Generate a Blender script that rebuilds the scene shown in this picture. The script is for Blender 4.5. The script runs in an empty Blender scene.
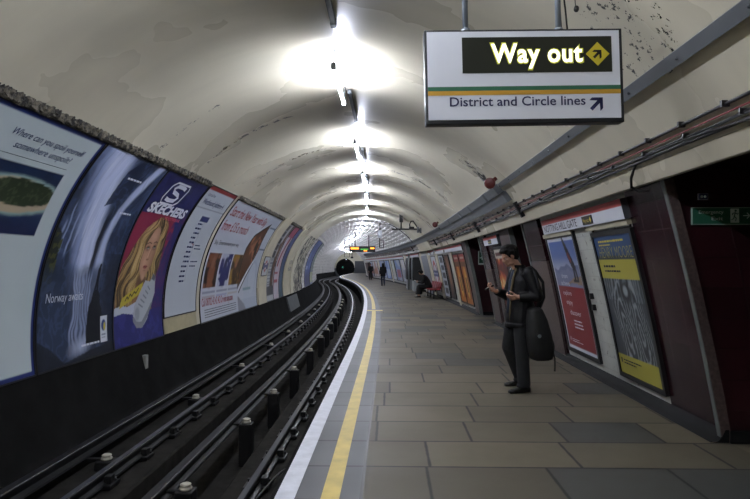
import bpy, bmesh, math, random
import numpy as np
from mathutils import Vector, Matrix
random.seed(7)
PI = math.pi
R_ = math.radians
COL = bpy.context.scene.collection

# ------------------------------------------------------------------ camera
cam_d = bpy.data.cameras.new('camera'); cam = bpy.data.objects.new('camera', cam_d); COL.objects.link(cam)
F_PX, VX, VY, EYE = 590.0, 390.0, 265.0, 1.55
cam_d.sensor_fit = 'HORIZONTAL'; cam_d.sensor_width = 36.0; cam_d.lens = 36.0*F_PX/750.0
cam_d.clip_start = 0.05; cam_d.clip_end = 400
cam.location = (0, 0, EYE)
cam.rotation_euler = (R_(90)+math.atan((VY-249.5)/F_PX), 0, math.atan((VX-375)/F_PX))
bpy.context.scene.camera = cam

# ------------------------------------------------------------------ plan of the station
XC, ZC, RT = -0.73, 0.75, 3.36           # tunnel axis and radius
YA, YB = -9.0, 112.0                     # near and far end of the station
def bend(y):                             # the whole station curves away to the left
    if y < 9.5: return 0.0
    def sl(t): return -(t-9.5)/368.0
    if y <= 68: return -(y-9.5)**2/736.0
    b = -(58.5)**2/736.0; s0 = sl(68)
    t = min(y, 90)-68
    b += s0*(t - t*t/44.0)
    return b
def bang(y): return math.atan2(bend(y+.5)-bend(y-.5), 1.0)
def arch(phi, r): return (XC+r*math.cos(phi), ZC+r*math.sin(phi))
def phi_l(z, r=RT): return PI-math.asin((z-ZC)/r)
def phi_r(z, r=RT): return math.asin((z-ZC)/r)
def xr(z): return 2.94-.157*z-.022*z*z   # the leaning platform wall
def left_surf(y, s, off=0.0):            # s = arc length up from z=.3
    p = phi_l(.30)-s/RT
    x, z = arch(p, RT-off); return (x+bend(y), y, z)
def right_surf(y, z, off=0.0):
    n = math.hypot(1, .157+.044*z)
    return (xr(z)+bend(y)-off/n, y, z-off*(.157+.044*z)/n)

# ------------------------------------------------------------------ materials
def srgb(c):
    if isinstance(c, str):
        c = [int(c[i:i+2], 16)/255 for i in (0, 2, 4)]
    return tuple((x/12.92 if x <= .04045 else ((x+.055)/1.055)**2.4) for x in c)
class NT:
    def __init__(s, name):
        s.m = bpy.data.materials.new(name); s.m.use_nodes = True
        s.t = s.m.node_tree; s.n = s.t.nodes; s.l = s.t.links
        s.b = s.n['Principled BSDF']
    def node(s, t, **kw):
        n = s.n.new(t)
        for k, v in kw.items(): setattr(n, k, v)
        return n
    def set(s, sock, v):
        if isinstance(v, bpy.types.NodeSocket): s.l.new(v, sock)
        else: sock.default_value = v
    def math(s, op, a, b=0.0, c=0.0, clamp=False):
        n = s.node('ShaderNodeMath', operation=op, use_clamp=clamp)
        s.set(n.inputs[0], a); s.set(n.inputs[1], b); s.set(n.inputs[2], c); return n.outputs[0]
    def mix(s, f, a, b):
        n = s.node('ShaderNodeMix', data_type='RGBA')
        s.set(n.inputs[0], f)
        for i, v in ((6, a), (7, b)):
            if isinstance(v, tuple): v = (*v[:3], 1)
            s.set(n.inputs[i], v)
        return n.outputs[2]
    def noise(s, vec, scale, detail=4, rough=.55):
        n = s.node('ShaderNodeTexNoise'); n.inputs['Scale'].default_value = scale
        n.inputs['Detail'].default_value = detail; n.inputs['Roughness'].default_value = rough
        if vec is not None: s.l.new(vec, n.inputs['Vector'])
        return n.outputs['Fac']
    def ramp(s, f, lo, hi):
        n = s.node('ShaderNodeMapRange'); n.clamp = True
        s.set(n.inputs[0], f); n.inputs[1].default_value = lo; n.inputs[2].default_value = hi
        return n.outputs[0]
    def pos(s): return s.node('ShaderNodeNewGeometry').outputs['Position']
    def obj(s): return s.node('ShaderNodeTexCoord').outputs['Object']
    def uv(s): return s.node('ShaderNodeTexCoord').outputs['UV']
    def sep(s, v):
        n = s.node('ShaderNodeSeparateXYZ'); s.l.new(v, n.inputs[0]); return n.outputs
    def comb(s, x, y, z=0.0):
        n = s.node('ShaderNodeCombineXYZ')
        for i, v in enumerate((x, y, z)): s.set(n.inputs[i], v)
        return n.outputs[0]
    def white(s, v):
        n = s.node('ShaderNodeTexWhiteNoise', noise_dimensions='2D'); s.l.new(v, n.inputs['Vector']); return n.outputs['Value']
    def bump(s, h, strength=.3, dist=.01):
        n = s.node('ShaderNodeBump'); n.inputs['Strength'].default_value = strength; n.inputs['Distance'].default_value = dist
        s.l.new(h, n.inputs['Height']); s.l.new(n.outputs[0], s.b.inputs['Normal'])
MAT = {}
def mat(name, c, rough=.5, metal=0.0, var=.15, scale=6.0, bump=0.0, spec=.5, emit=None, es=1.0):
    if name in MAT: return MAT[name]
    k = NT(name); c = srgb(c)
    if var > 0:
        nz = k.noise(k.obj(), scale)
        k.l.new(k.mix(k.ramp(nz, .3, .7), tuple(x*(1-var) for x in c), tuple(min(1, x*(1+var)) for x in c)), k.b.inputs['Base Color'])
        if bump: k.bump(nz, bump)
    else: k.b.inputs['Base Color'].default_value = (*c, 1)
    k.b.inputs['Roughness'].default_value = rough; k.b.inputs['Metallic'].default_value = metal
    k.b.inputs['Specular IOR Level'].default_value = spec
    if emit:
        k.b.inputs['Emission Color'].default_value = (*srgb(emit), 1); k.b.inputs['Emission Strength'].default_value = es
    MAT[name] = k.m; return k.m
def print_mat():
    k = NT('print'); a = k.node('ShaderNodeAttribute', attribute_name='Col')
    k.l.new(a.outputs['Color'], k.b.inputs['Base Color']); k.b.inputs['Roughness'].default_value = .42
    k.b.inputs['Specular IOR Level'].default_value = .35
    k.bump(k.noise(k.obj(), 3.0), .15, .01); MAT['print'] = k.m; return k.m
def tile_mat(name, c1, c2, joint, tw, th, rough=.25, jw=.006, stagger=.5, dirt=None, bump=.5):
    k = NT(name); o = k.sep(k.uv())
    row = k.math('FLOOR', k.math('DIVIDE', o[1], th))
    u = k.math('ADD', k.math('DIVIDE', o[0], tw), k.math('MULTIPLY', k.math('MODULO', row, 2.0), stagger))
    cell = k.math('FLOOR', u)
    fu = k.math('FRACT', u); fv = k.math('FRACT', k.math('DIVIDE', o[1], th))
    du = k.math('MULTIPLY', k.math('MINIMUM', fu, k.math('SUBTRACT', 1.0, fu)), tw)
    dv = k.math('MULTIPLY', k.math('MINIMUM', fv, k.math('SUBTRACT', 1.0, fv)), th)
    d = k.math('MINIMUM', du, dv)
    j = k.ramp(d, jw*.3, jw)
    w = k.white(k.comb(cell, row))
    base = k.mix(w, srgb(c1), srgb(c2))
    nz = k.noise(k.uv(), 2.2)
    base = k.mix(k.math('MULTIPLY', k.ramp(nz, .5, .8), .5), base, tuple(x*.45 for x in srgb(c1)))
    if dirt: base = k.mix(k.math('MULTIPLY', k.ramp(k.noise(k.uv(), 9.0), .60, .7), .8), base, srgb(dirt))
    k.l.new(k.mix(j, srgb(joint), base), k.b.inputs['Base Color'])
    k.b.inputs['Roughness'].default_value = rough
    k.bump(j, bump, .004); MAT[name] = k.m; return k.m
def slab_mat(name, c1, c2, dark, rowh, wid, rough=.42):
    k = NT(name); o = k.sep(k.uv())
    v = k.math('DIVIDE', o[1], rowh); row = k.math('FLOOR', v)
    rr = k.white(k.comb(row, 3.7))
    w2 = k.math('ADD', wid, k.math('MULTIPLY', k.white(k.comb(row, 9.1)), wid*.5))
    u = k.math('ADD', k.math('DIVIDE', o[0], w2), k.math('MULTIPLY', rr, 5.0)); cell = k.math('FLOOR', u)
    fu = k.math('FRACT', u); fv = k.math('FRACT', v)
    wob = k.math('MULTIPLY', k.math('SUBTRACT', k.noise(k.uv(), 7.0), .5), .012)
    du = k.math('MULTIPLY', k.math('MINIMUM', fu, k.math('SUBTRACT', 1.0, fu)), w2)
    dv = k.math('MULTIPLY', k.math('MINIMUM', fv, k.math('SUBTRACT', 1.0, fv)), rowh)
    d = k.math('ADD', k.math('MINIMUM', du, dv), wob)
    j = k.ramp(d, .006, .017)
    wn = k.white(k.comb(cell, row))
    base = k.mix(wn, srgb(c1), srgb(c2))
    base = k.mix(k.math('GREATER_THAN', k.white(k.comb(row, cell)), .86), base, srgb(dark))
    big = k.noise(k.uv(), .9, 6, .6)
    base = k.mix(k.math('MULTIPLY', k.ramp(big, .45, .75), .35), base, tuple(x*.55 for x in srgb(c1)))
    fine = k.noise(k.uv(), 30.0, 5, .7)
    base = k.mix(k.math('MULTIPLY', k.ramp(fine, .62, .75), .35), base, tuple(x*.4 for x in srgb(c1)))
    k.l.new(k.mix(j, (0.005, .005, .005), base), k.b.inputs['Base Color'])
    k.l.new(k.math('ADD', rough-.1, k.math('MULTIPLY', big, .25)), k.b.inputs['Roughness'])
    k.b.inputs['Specular IOR Level'].default_value = .35; k.bump(fine, .06, .003); MAT[name] = k.m; return k.m

# ------------------------------------------------------------------ mesh builder
class MB:
    def __init__(s): s.v = []; s.f = []; s.uv = None; s.sm = []
    def add(s, vs, fs, smooth=False):
        b = len(s.v); s.v += [tuple(p) for p in vs]; s.f += [tuple(b+i for i in f) for f in fs]; s.sm += [smooth]*len(fs); return s
    def box(s, x0, x1, y0, y1, z0, z1, bev=0.0):
        if bev <= 0:
            vs = [(x, y, z) for x in (x0, x1) for y in (y0, y1) for z in (z0, z1)]
            return s.add(vs, [(0, 1, 3, 2), (4, 6, 7, 5), (0, 4, 5, 1), (2, 3, 7, 6), (0, 2, 6, 4), (1, 5, 7, 3)])
        bm = bmesh.new(); bmesh.ops.create_cube(bm, size=1)
        for v in bm.verts: v.co = ((x0+x1)/2+v.co.x*(x1-x0), (y0+y1)/2+v.co.y*(y1-y0), (z0+z1)/2+v.co.z*(z1-z0))
        bmesh.ops.bevel(bm, geom=bm.edges[:], offset=bev, segments=2, affect='EDGES', profile=.6)
        bm.verts.index_update(); s.add([v.co[:] for v in bm.verts], [[v.index for v in f.verts] for f in bm.faces]); bm.free(); return s
    def loft(s, rings, closed=True, caps=True, smooth=True):
        n = len(rings[0]); vs = [p for r in rings for p in r]; fs = []
        m = n if closed else n-1
        for i in range(len(rings)-1):
            for j in range(m):
                k = (j+1) % n; fs.append((i*n+j, i*n+k, (i+1)*n+k, (i+1)*n+j))
        b = len(s.v); s.add(vs, fs, smooth)
        if caps and closed:
            s.f += [tuple(b+i for i in reversed(range(n))), tuple(b+(len(rings)-1)*n+i for i in range(n))]; s.sm += [False]*2
        return s
    def tube(s, path, r, n=10, caps=True, smooth=True):
        P = [Vector(p) for p in path]; rs = r if isinstance(r, (list, tuple)) else [r]*len(P); rings = []
        t0 = (P[1]-P[0]).normalized(); up = Vector((0, 0, 1)) if abs(t0.z) < .9 else Vector((1, 0, 0))
        a = t0.cross(up).normalized()
        for i, p in enumerate(P):
            t = ((P[min(i+1, len(P)-1)]-p).normalized()+(p-P[max(i-1, 0)]).normalized())
            t = t.normalized() if t.length > 1e-9 else t0
            a = (a-t*a.dot(t)).normalized(); b = t.cross(a)
            rings.append([p+(a*math.cos(q)+b*math.sin(q))*rs[i] for q in [2*PI*j/n for j in range(n)]])
        return s.loft([[tuple(q) for q in g] for g in rings], True, caps, smooth)
    def ball(s, c, rx, ry=None, rz=None, n=12, rot=None):
        ry = ry or rx; rz = rz or rx; bm = bmesh.new(); bmesh.ops.create_uvsphere(bm, u_segments=n, v_segments=max(6, n*2//3), radius=1)
        M = rot or Matrix.Identity(3)
        for v in bm.verts: v.co = Vector(c)+M @ Vector((v.co.x*rx, v.co.y*ry, v.co.z*rz))
        bm.verts.index_update(); s.add([v.co[:] for v in bm.verts], [[v.index for v in f.verts] for f in bm.faces], True); bm.free(); return s
    def caps(s, pts, rs, n=12):          # chain of tapered capsules (closed volumes for the remesher)
        for i, p in enumerate(pts): s.ball(p, rs[i]*.995, n=n)
        for i in range(len(pts)-1): s.tube([pts[i], pts[i+1]], [rs[i], rs[i+1]], n)
        return s
    def sweep(s, prof, ys, closed=False, smooth=False, caps=True):   # profile (x,z) carried along the bend of the station
        return s.loft([[(x+bend(y), y, z) for x, z in prof] for y in ys], closed, caps, smooth)
    def quad(s, a, b, c, d): return s.add([a, b, c, d], [(0, 1, 2, 3)])
    def mesh(s, name, m):
        me = bpy.data.meshes.new(name); me.from_pydata(s.v, [], s.f)
        for p, k in zip(me.polygons, s.sm): p.use_smooth = k
        if s.uv:
            l = me.uv_layers.new(name='UVMap')
            for lp in me.loops: l.data[lp.index].uv = s.uv[lp.vertex_index]
        if m: me.materials.append(m)
        me.update(); return me
    def build(s, name, m, parent=None, world=True):
        if parent is not None and world:
            o = parent.location; s.v = [(p[0]-o[0], p[1]-o[1], p[2]-o[2]) for p in s.v]
        me = s.mesh(name, m); ob = bpy.data.objects.new(name, me); COL.objects.link(ob)
        if parent is not None: ob.parent = parent
        return ob
    def build_top(s, name, m, label, cat, group=None, base=None):
        if base is None:
            a = np.array(s.v); base = ((a[:, 0].min()+a[:, 0].max())/2, (a[:, 1].min()+a[:, 1].max())/2, a[:, 2].min())
        s.v = [(p[0]-base[0], p[1]-base[1], p[2]-base[2]) for p in s.v]
        me = s.mesh(name, m); ob = bpy.data.objects.new(name, me); COL.objects.link(ob); ob.location = base
        return tag(ob, label, cat, group)
def tag(o, label, cat, group=None, kind=None):
    if label: o['label'] = label
    if cat: o['category'] = cat
    if group: o['group'] = group
    if kind: o['kind'] = kind
    return o
def thing(name, label, cat, loc=(0, 0, 0), rz=0.0, group=None):
    o = bpy.data.objects.new(name, None); COL.objects.link(o); o.location = loc; o.rotation_euler = (0, 0, rz)
    o.empty_display_size = .1
    return tag(o, label, cat, group)
def struct(mb, name, m):
    o = mb.build(name, m); o['kind'] = 'structure'; return o
KIDS = {}
def dup(root, loc, rz, label, group=None):
    r = root.copy(); COL.objects.link(r); r.location = loc; r.rotation_euler = (0, 0, rz)
    r['label'] = label
    if group: r['group'] = group
    for ch in list(root.children):
        c = ch.copy(); COL.objects.link(c); c.parent = r
        for g in list(ch.children):
            d = g.copy(); COL.objects.link(d); d.parent = c
    return r
def span(a, b, st):
    n = max(1, int(math.ceil((b-a)/st))); return [a+(b-a)*i/n for i in range(n+1)]
def grid_surf(fn, us, vs, uvf=None, flip=False):
    mb = MB(); n = len(vs)
    P = [fn(u, v) for u in us for v in vs]; fs = []
    for i in range(len(us)-1):
        for j in range(n-1):
            q = (i*n+j, (i+1)*n+j, (i+1)*n+j+1, i*n+j+1); fs.append(q[::-1] if flip else q)
    mb.add(P, fs, True); mb.uv = [(uvf(u, v) if uvf else (u, v)) for u in us for v in vs]
    return mb
ORD = 'first second third fourth fifth sixth seventh eighth ninth tenth eleventh twelfth thirteenth fourteenth fifteenth sixteenth seventeenth eighteenth nineteenth twentieth twenty-first twenty-second twenty-third twenty-fourth twenty-fifth twenty-sixth twenty-seventh twenty-eighth twenty-ninth thirtieth'.split()

# ------------------------------------------------------------------ lettering
FONT = bpy.data.fonts.load('<builtin>')
_tc = {}
def text2d(s, bold=0.0, shear=0.0, space=1.0):
    key = (s, bold, shear, space)
    if key in _tc: return _tc[key]
    cu = bpy.data.curves.new('t', 'FONT'); cu.body = s; cu.font = FONT; cu.size = 1; cu.offset = bold; cu.shear = shear; cu.space_character = space
    cu.resolution_u = 3; cu.fill_mode = 'FRONT'
    ob = bpy.data.objects.new('t', cu); COL.objects.link(ob)
    dg = bpy.context.evaluated_depsgraph_get(); dg.update()
    me = bpy.data.meshes.new_from_object(ob.evaluated_get(dg))
    vs = [(v.co.x, v.co.y) for v in me.vertices]; fs = [tuple(p.vertices) for p in me.polygons]
    bpy.data.objects.remove(ob); bpy.data.meshes.remove(me); bpy.data.curves.remove(cu)
    _tc[key] = (vs, fs); return vs, fs
CAP = None
def words(vs, fs, gap):
    """split a line of lettering into its words"""
    par = list(range(len(vs)))
    def fd(i):
        while par[i] != i: par[i] = par[par[i]]; i = par[i]
        return i
    for f in fs:
        for j in f[1:]: par[fd(j)] = fd(f[0])
    comp = {}
    for i, p in enumerate(vs): comp.setdefault(fd(i), []).append(i)
    cs = sorted(((min(vs[i][0] for i in c), max(vs[i][0] for i in c), r) for r, c in comp.items()))
    out = []; right = -1e9
    for a, b, r in cs:
        if a > right+gap: out.append(set())
        out[-1].add(r); right = max(right, b)
    for g in out:
        ids = [i for i in range(len(vs)) if fd(i) in g]; mp = {i: n for n, i in enumerate(ids)}
        yield [vs[i] for i in ids], [tuple(mp[i] for i in f) for f in fs if fd(f[0]) in g]
def text_fit(s, u0, u1, v0, cap, bold=0.0, shear=0.0, space=1.0):
    """text with its ink between u0 and u1, baseline v0 and capital height cap, as 2-D mesh"""
    global CAP
    if CAP is None:
        hv, _ = text2d('H'); CAP = max(p[1] for p in hv)
    vs, fs = text2d(s, bold, shear, space)
    a = min(p[0] for p in vs); b = max(p[0] for p in vs)
    return [(u0+(p[0]-a)/(b-a)*(u1-u0), v0+p[1]/CAP*cap) for p in vs], fs
# ------------------------------------------------------------------ people
def remesh(mb, name, m, parent, voxel, smooth=4, fac=.5):
    me = mb.mesh(name+'_raw', None); ob = bpy.data.objects.new(name, me); COL.objects.link(ob)
    r = ob.modifiers.new('r', 'REMESH'); r.mode = 'VOXEL'; r.voxel_size = voxel; r.use_smooth_shade = True
    if smooth:
        q = ob.modifiers.new('s', 'SMOOTH'); q.factor = fac; q.iterations = smooth
    dg = bpy.context.evaluated_depsgraph_get(); dg.update()
    out = bpy.data.meshes.new_from_object(ob.evaluated_get(dg)); out.name = name
    for p in out.polygons: p.use_smooth = True
    out.materials.clear(); out.materials.append(m)
    bpy.data.objects.remove(ob); bpy.data.meshes.remove(me)
    o = bpy.data.objects.new(name, out); COL.objects.link(o); o.parent = parent
    return o
def ering(c, rx, ry, n=20, pw=2.3, tilt=0.0):
    out = []
    for i in range(n):
        a = 2*PI*i/n; ca, sa = math.cos(a), math.sin(a)
        x = rx*math.copysign(abs(ca)**(2/pw), ca); y = ry*math.copysign(abs(sa)**(2/pw), sa)
        out.append((c[0]+x*math.cos(tilt), c[1]+y, c[2]+x*math.sin(tilt)))
    return out
def hand_into(mb, wrist, d, n, side, curl, r=.0085, spread=.5):
    """palm + five fingers: d = pointing direction, n = palm normal (fingers curl towards it), side = +1 when the thumb lies along n x d"""
    W = Vector(wrist); d = Vector(d).normalized(); n = Vector(n); n = (n-d*n.dot(d)).normalized(); t = n.cross(d)*side
    lens = [(.028, .024, .020), (.045, .027, .021), (.049, .031, .023), (.045, .028, .022), (.036, .022, .019)]
    for i in range(1, 5):
        lat = t*(.030-.020*(i-1)); k = W+d*(.088-(.006 if i == 1 else .004*abs(i-2)))+lat
        mb.caps([W+lat*.55, k], [.015, .012], 8)
        p = k; ang = 0.0
        for j, L in enumerate(lens[i]):
            ang += curl[i-1]*(.8 if j == 0 else 1.0)
            q = p+(d*math.cos(ang)+n*math.sin(ang)+t*.06*(2.5-i)*spread)*L
            mb.caps([p, q], [r*(1.12-.1*j), r*(1.02-.1*j)], 8); p = q
    p = W+d*.022+t*.024+n*.006; ang = 0
    for j, L in enumerate((.042, .032, .026)):
        q = p+(d*(.62+.12*j)+t*(.62-.30*j)+n*(.30+.2*j)).normalized()*L
        mb.caps([p, q], [r*(1.6-.28*j), r*(1.3-.2*j)], 8); p = q
def head_into(mb, c, pitch, s=1.0):
    """head centred at c, facing +x, nodding down by pitch"""
    M = Matrix.Rotation(pitch, 3, 'Y'); c = Vector(c)
    def P(x, y, z): return tuple(c+M @ Vector((x*s, y*s, z*s)))
    def B(x, y, z, a, b, d, n=14): mb.ball(P(x, y, z), a*s, b*s, d*s, n, M)
    B(-.012, 0, .035, .098, .077, .085, 18)      # cranium
    B(.018, 0, -.025, .072, .062, .088, 18)      # face
    B(.045, 0, -.082, .038, .040, .030)          # jaw and chin
    B(.066, 0, -.098, .018, .022, .016)
    B(.070, 0, .020, .022, .052, .014)           # brow
    for q in (-1, 1):
        B(.062, q*.040, -.022, .020, .022, .018) # cheekbone
        B(-.005, q*.076, -.008, .020, .010, .032)# ear
        B(.006, q*.080, .006, .016, .007, .018)
        B(.030, q*.040, -.080, .04, .018, .022)
    mb.caps([P(.082, 0, .008), P(.100, 0, -.028)], [.010*s, .014*s], 10)    # nose
    for q in (-1, 1): B(.093, q*.011, -.033, .010, .009, .008)
    B(.080, 0, -.058, .012, .024, .006); B(.079, 0, -.068, .012, .021, .007) # lips
    return P, M
def eyes(P, M, parent, s=1.0):
    for q in (-1, 1):
        MB().ball(P(.071, q*.031, -.004), .0105*s, n=10).build('eye', MAT['eye_white'], parent, False)
        MB().ball(P(.0785, q*.031, -.006), .0052*s, n=8).build('iris', MAT['iris'], parent, False)
def shoe(mb, ank, fwd, s=1.0):
    A = Vector(ank); f = Vector(fwd); f.z = 0; f.normalize(); l = Vector((-f.y, f.x, 0))
    prof = [(-.085, .026, .062), (-.07, .036, .085), (-.02, .040, .098), (.05, .042, .075), (.11, .047, .055), (.16, .044, .048), (.195, .026, .036)]
    rings = []
    for x, w, h in prof:
        g = []
        for i in range(14):
            a = 2*PI*i/14; ca, sa = math.cos(a), math.sin(a)
            z = h/2+h/2*math.copysign(abs(sa)**.6, sa); y = w*math.copysign(abs(ca)**.7, ca)
            p = Vector((A.x, A.y, 0))+f*x*s+l*y*s; g.append((p.x, p.y, z*s))
        rings.append(g)
    mb.loft(rings)
# ------------------------------------------------------------------ materials of the place
def ceiling_mat(name, base, flakes=0.0, joints=False, gloss=.28):
    k = NT(name); p = k.pos(); o = k.sep(p)
    n1 = k.noise(p, .5, 4, .5); n2 = k.noise(p, 5.0, 6, .65); n3 = k.noise(p, 14.0, 5, .7)
    b = srgb(base); grime = tuple(x*.62 for x in b)
    c = k.mix(k.math('MULTIPLY', k.ramp(n1, .34, .78), .42), b, grime)
    sm = k.noise(k.comb(k.math('MULTIPLY', o[0], .5), k.math('MULTIPLY', o[1], 4.0), k.math('MULTIPLY', o[2], .5)), 1.0, 3, .5)   # smears running around the rings
    c = k.mix(k.math('MULTIPLY', k.ramp(sm, .42, .80), .20), c, tuple(x*.6 for x in b))
    c = k.mix(k.math('MULTIPLY', k.ramp(n2, .50, .9), .07), c, tuple(x*.5 for x in b))
    fl = k.math('GREATER_THAN', n3, .80)                           # stray chips in the paint
    if joints:                                                       # flaked paint along the ring joints
        yy = k.math('ADD', o[1], k.math('MULTIPLY', k.math('SUBTRACT', n2, .5), .25))
        for y0, hw, x0, x1, th in ((15.4, .13, -.1, 1.5, .68), (10.55, .20, 1.25, 1.85, .66), (9.6, .05, -3.0, -1.6, .67), (12.6, .06, -2.9, -1.0, .69), (19.2, .12, -2.4, 1.7, .70), (7.9, .04, -3.1, -2.3, .70), (22.6, .12, -.2, 1.8, .70)):
            band = k.math('LESS_THAN', k.math('ABSOLUTE', k.math('SUBTRACT', yy, y0)), hw)
            band = k.math('MULTIPLY', band, k.math('MULTIPLY', k.math('GREATER_THAN', o[0], x0), k.math('LESS_THAN', o[0], x1)))
            fl = k.math('MAXIMUM', fl, k.math('MULTIPLY', band, k.math('GREATER_THAN', k.math('ADD', k.math('MULTIPLY', n3, .7), k.math('MULTIPLY', n2, .55)), th-.035)))
        # a bad patch where water came through, high on the platform side
        dx = k.math('SUBTRACT', o[0], 1.62); dy = k.math('SUBTRACT', o[1], 4.05)
        d2 = k.math('ADD', k.math('MULTIPLY', dx, k.math('MULTIPLY', dx, 13.0)), k.math('MULTIPLY', dy, k.math('MULTIPLY', dy, 5.0)))
        fl = k.math('MAXIMUM', fl, k.math('MULTIPLY', k.math('LESS_THAN', d2, 1.0), k.math('GREATER_THAN', n3, .60)))
    if flakes:                                                       # big scabs on the track side wall
        z = k.math('MULTIPLY', k.math('GREATER_THAN', o[1], 27.0), k.math('LESS_THAN', o[1], 32.2))
        z = k.math('MULTIPLY', z, k.math('MULTIPLY', k.math('LESS_THAN', o[2], 2.9), k.math('LESS_THAN', o[0], -2.0)))
        fl = k.math('MAXIMUM', fl, k.math('MULTIPLY', z, k.math('GREATER_THAN', k.noise(p, 3.0, 5, .6), .50)))
    k.l.new(k.mix(fl, c, (.012, .012, .013)), k.b.inputs['Base Color'])
    k.l.new(k.math('ADD', gloss+.06, k.math('MULTIPLY', n1, .10)), k.b.inputs['Roughness'])
    k.bump(k.math('ADD', k.math('MULTIPLY', n1, 1.5), k.math('MULTIPLY', n2, .06)), .14, .03)
    MAT[name] = k.m; return k.m
M_ceil = ceiling_mat('cream_gloss_paint', 'cac3ad', joints=True, gloss=.17)
M_ring = ceiling_mat('cream_ring_paint', 'cbc6b2', flakes=1, gloss=.4)
M_rib = ceiling_mat('white_cast_iron_paint', 'dcdad6', gloss=.22)
M_maroon = tile_mat('maroon_tile', '2a0e16', '1f0a10', '43312f', .40, .27, .22, .005, 0.0, bump=.15)
M_maroon_in = tile_mat('maroon_tile_passage', '2c1116', '240d12', '150809', .40, .27, .3, .005, 0.0)
M_white = tile_mat('white_tile', 'b6b8b0', 'adafa7', '94948c', .34, .175, .35, .004, .5, dirt='4a443a')
M_floor = slab_mat('yorkstone_slabs', '645d4c', '4c473b', '3f403d', .655, .8, .55)
M_edge = slab_mat('edge_slabs', '5c5d60', '4f5154', '4c4e50', .655, 4.0, .5)
M_soot = mat('sooty_concrete', '171717', .9, 0, .35, 2.2, .3, .03)
M_pit = mat('track_ballast_concrete', '262523', .92, 0, .4, 5.0, .6, .03)
M_white_line = mat('white_line_paint', 'd9dbe2', .5, 0, .12, 9.0)
M_yellow_line = mat('yellow_line_paint', 'c9b155', .5, 0, .16, 6.0)
M_granite = mat('brown_granite', '4c403d', .4, 0, .4, 28.0)
M_steel = mat('grey_steel_trim', '6e7470', .38, .35, .15, 5.0)
M_black = mat('black_paint', '0c0c0d', .45, 0, .2, 5.0)
M_dkgrey = mat('dark_grey_paint', '3c4044', .5, 0, .15, 4.0)
M_midgrey = mat('grey_tray_paint', '63676a', .45, 0, .12, 3.0)
M_skirt = mat('black_skirting', '0f1011', .75, 0, .3, 3.0, .2, .2)
M_rail = mat('rail_steel', '1c1c1e', .5, .3, .25, 5.0)
M_railtop = mat('rail_running_surface', '606368', .33, .85, .1, 4.0)
M_pot = mat('insulator_porcelain', 'b0ab9c', .35, 0, .1, 6.0)
print_mat()

# ------------------------------------------------------------------ tunnel lining (the ceiling)
PB = phi_l(-.75); PR = phi_r(2.275)
phs = [PR+(phi_l(.28)-PR)*i/72 for i in range(73)]
YS_near = span(YA, 26.0, .5)
g = grid_surf(lambda p, y: (arch(p, RT)[0]+bend(y), y, arch(p, RT)[1]), phs, YS_near, lambda p, y: (p*RT, y), flip=True)
struct(g, 'ceiling', M_ceil)
ry = span(26.0, 31.0, .5); rr = RT-.07
g = grid_surf(lambda p, y: (arch(p, rr)[0]+bend(y), y, arch(p, rr)[1]), phs, ry, flip=True)
for ye in (26.0, 31.0):                                              # the two edges of the plain ring
    g.loft([[(arch(p, r)[0]+bend(ye), ye, arch(p, r)[1]) for p in phs] for r in (rr, RT+.14)], False, False)
g.uv = None
struct(g, 'ceiling', M_ring)
# bare cast-iron rings beyond, painted white: flanges and sunk panels
RP, ND = 2.035, 38
ys = []; yf = []
k0 = int((YB-31.0)/RP)
for k in range(k0+1):
    y = 31.0+k*RP; ys += [y, y+.24, y+.27, y+RP-.03]; yf += [0, 0, 1, 1]
ps = []; pf = []
dph = (phi_l(.28)-PR)/ND
for j in range(ND):
    p = PR+j*dph; ps += [p, p+dph*.22, p+dph*.26, p+dph*.96]; pf += [0, 0, 1, 1]
ps.append(phi_l(.28)); pf.append(0)
mb = MB(); P = []
for p, a in zip(ps, pf):
    for y, b in zip(ys, yf):
        r = RT+(.15 if (a and b) else 0.0); x, z = arch(p, r); P.append((x+bend(y), y, z))
n = len(ys); fs = []
for i in range(len(ps)-1):
    for j in range(n-1): fs.append((i*n+j, i*n+j+1, (i+1)*n+j+1, (i+1)*n+j))
mb.add(P, fs); struct(mb, 'ceiling', M_rib)

# lower track side wall, dark with brake dust, and the pit
YS = span(YA, YB, 1.0)
mb = MB(); prof = [arch(phi_l(z, RT-.01), RT-.01) for z in (.30, .15, 0, -.2, -.4, -.55, -.68)] + [(-3.62, -.70)]
mb.sweep(prof, YS, smooth=True, caps=False); struct(mb, 'wall_left', M_soot)
mb = MB(); mb.sweep([(-3.9, -.70), (-2.62, -.70), (-2.60, -.72), (-2.60, -1.12), (-1.66, -1.12), (-1.66, -.72), (-1.64, -.70), (-.80, -.70)], YS, caps=False)
struct(mb, 'trackbed', M_pit)
mb = MB(); mb.sweep([(-.88, -.75), (-.88, -.16), (-.80, -.14), (-.765, -.10)], YS, caps=False); struct(mb, 'wall_platform_edge', M_soot)
# crumbling ledge above the posters
def ledge(y0, y1):
    m = MB(); rings = []
    for y in span(y0, y1, .03):
        g = []
        for s, o in ((-.03, .0), (-.02, .028), (.008, .04), (.035, .028), (.06, .014), (.095, 0.0)):
            j = random.uniform(-.012, .012); jo = random.uniform(-.012, .016) if o else -.01
            p = phi_l(2.985)-(s+j)/RT; x, z = arch(p, RT-o-jo); g.append((x+bend(y), y, z))
        rings.append(g)
    m.loft(rings, False, False, False); return m
k = NT('ledge_grime'); p = k.pos(); nz = k.noise(p, 11.0, 6, .7); o = k.sep(p)
c = k.mix(k.ramp(nz, .44, .68), srgb('100e0b'), srgb('77705f')); k.l.new(c, k.b.inputs['Base Color']); k.b.inputs['Roughness'].default_value = .9; k.bump(nz, .8, .03)
MAT['ledge_grime'] = k.m
for i, (a, b) in enumerate(((2.0, 10.52), (12.55, 18.45), (20.0, 23.1))):
    struct(ledge(a, b), 'trim_%d' % (i+1), k.m)

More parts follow.
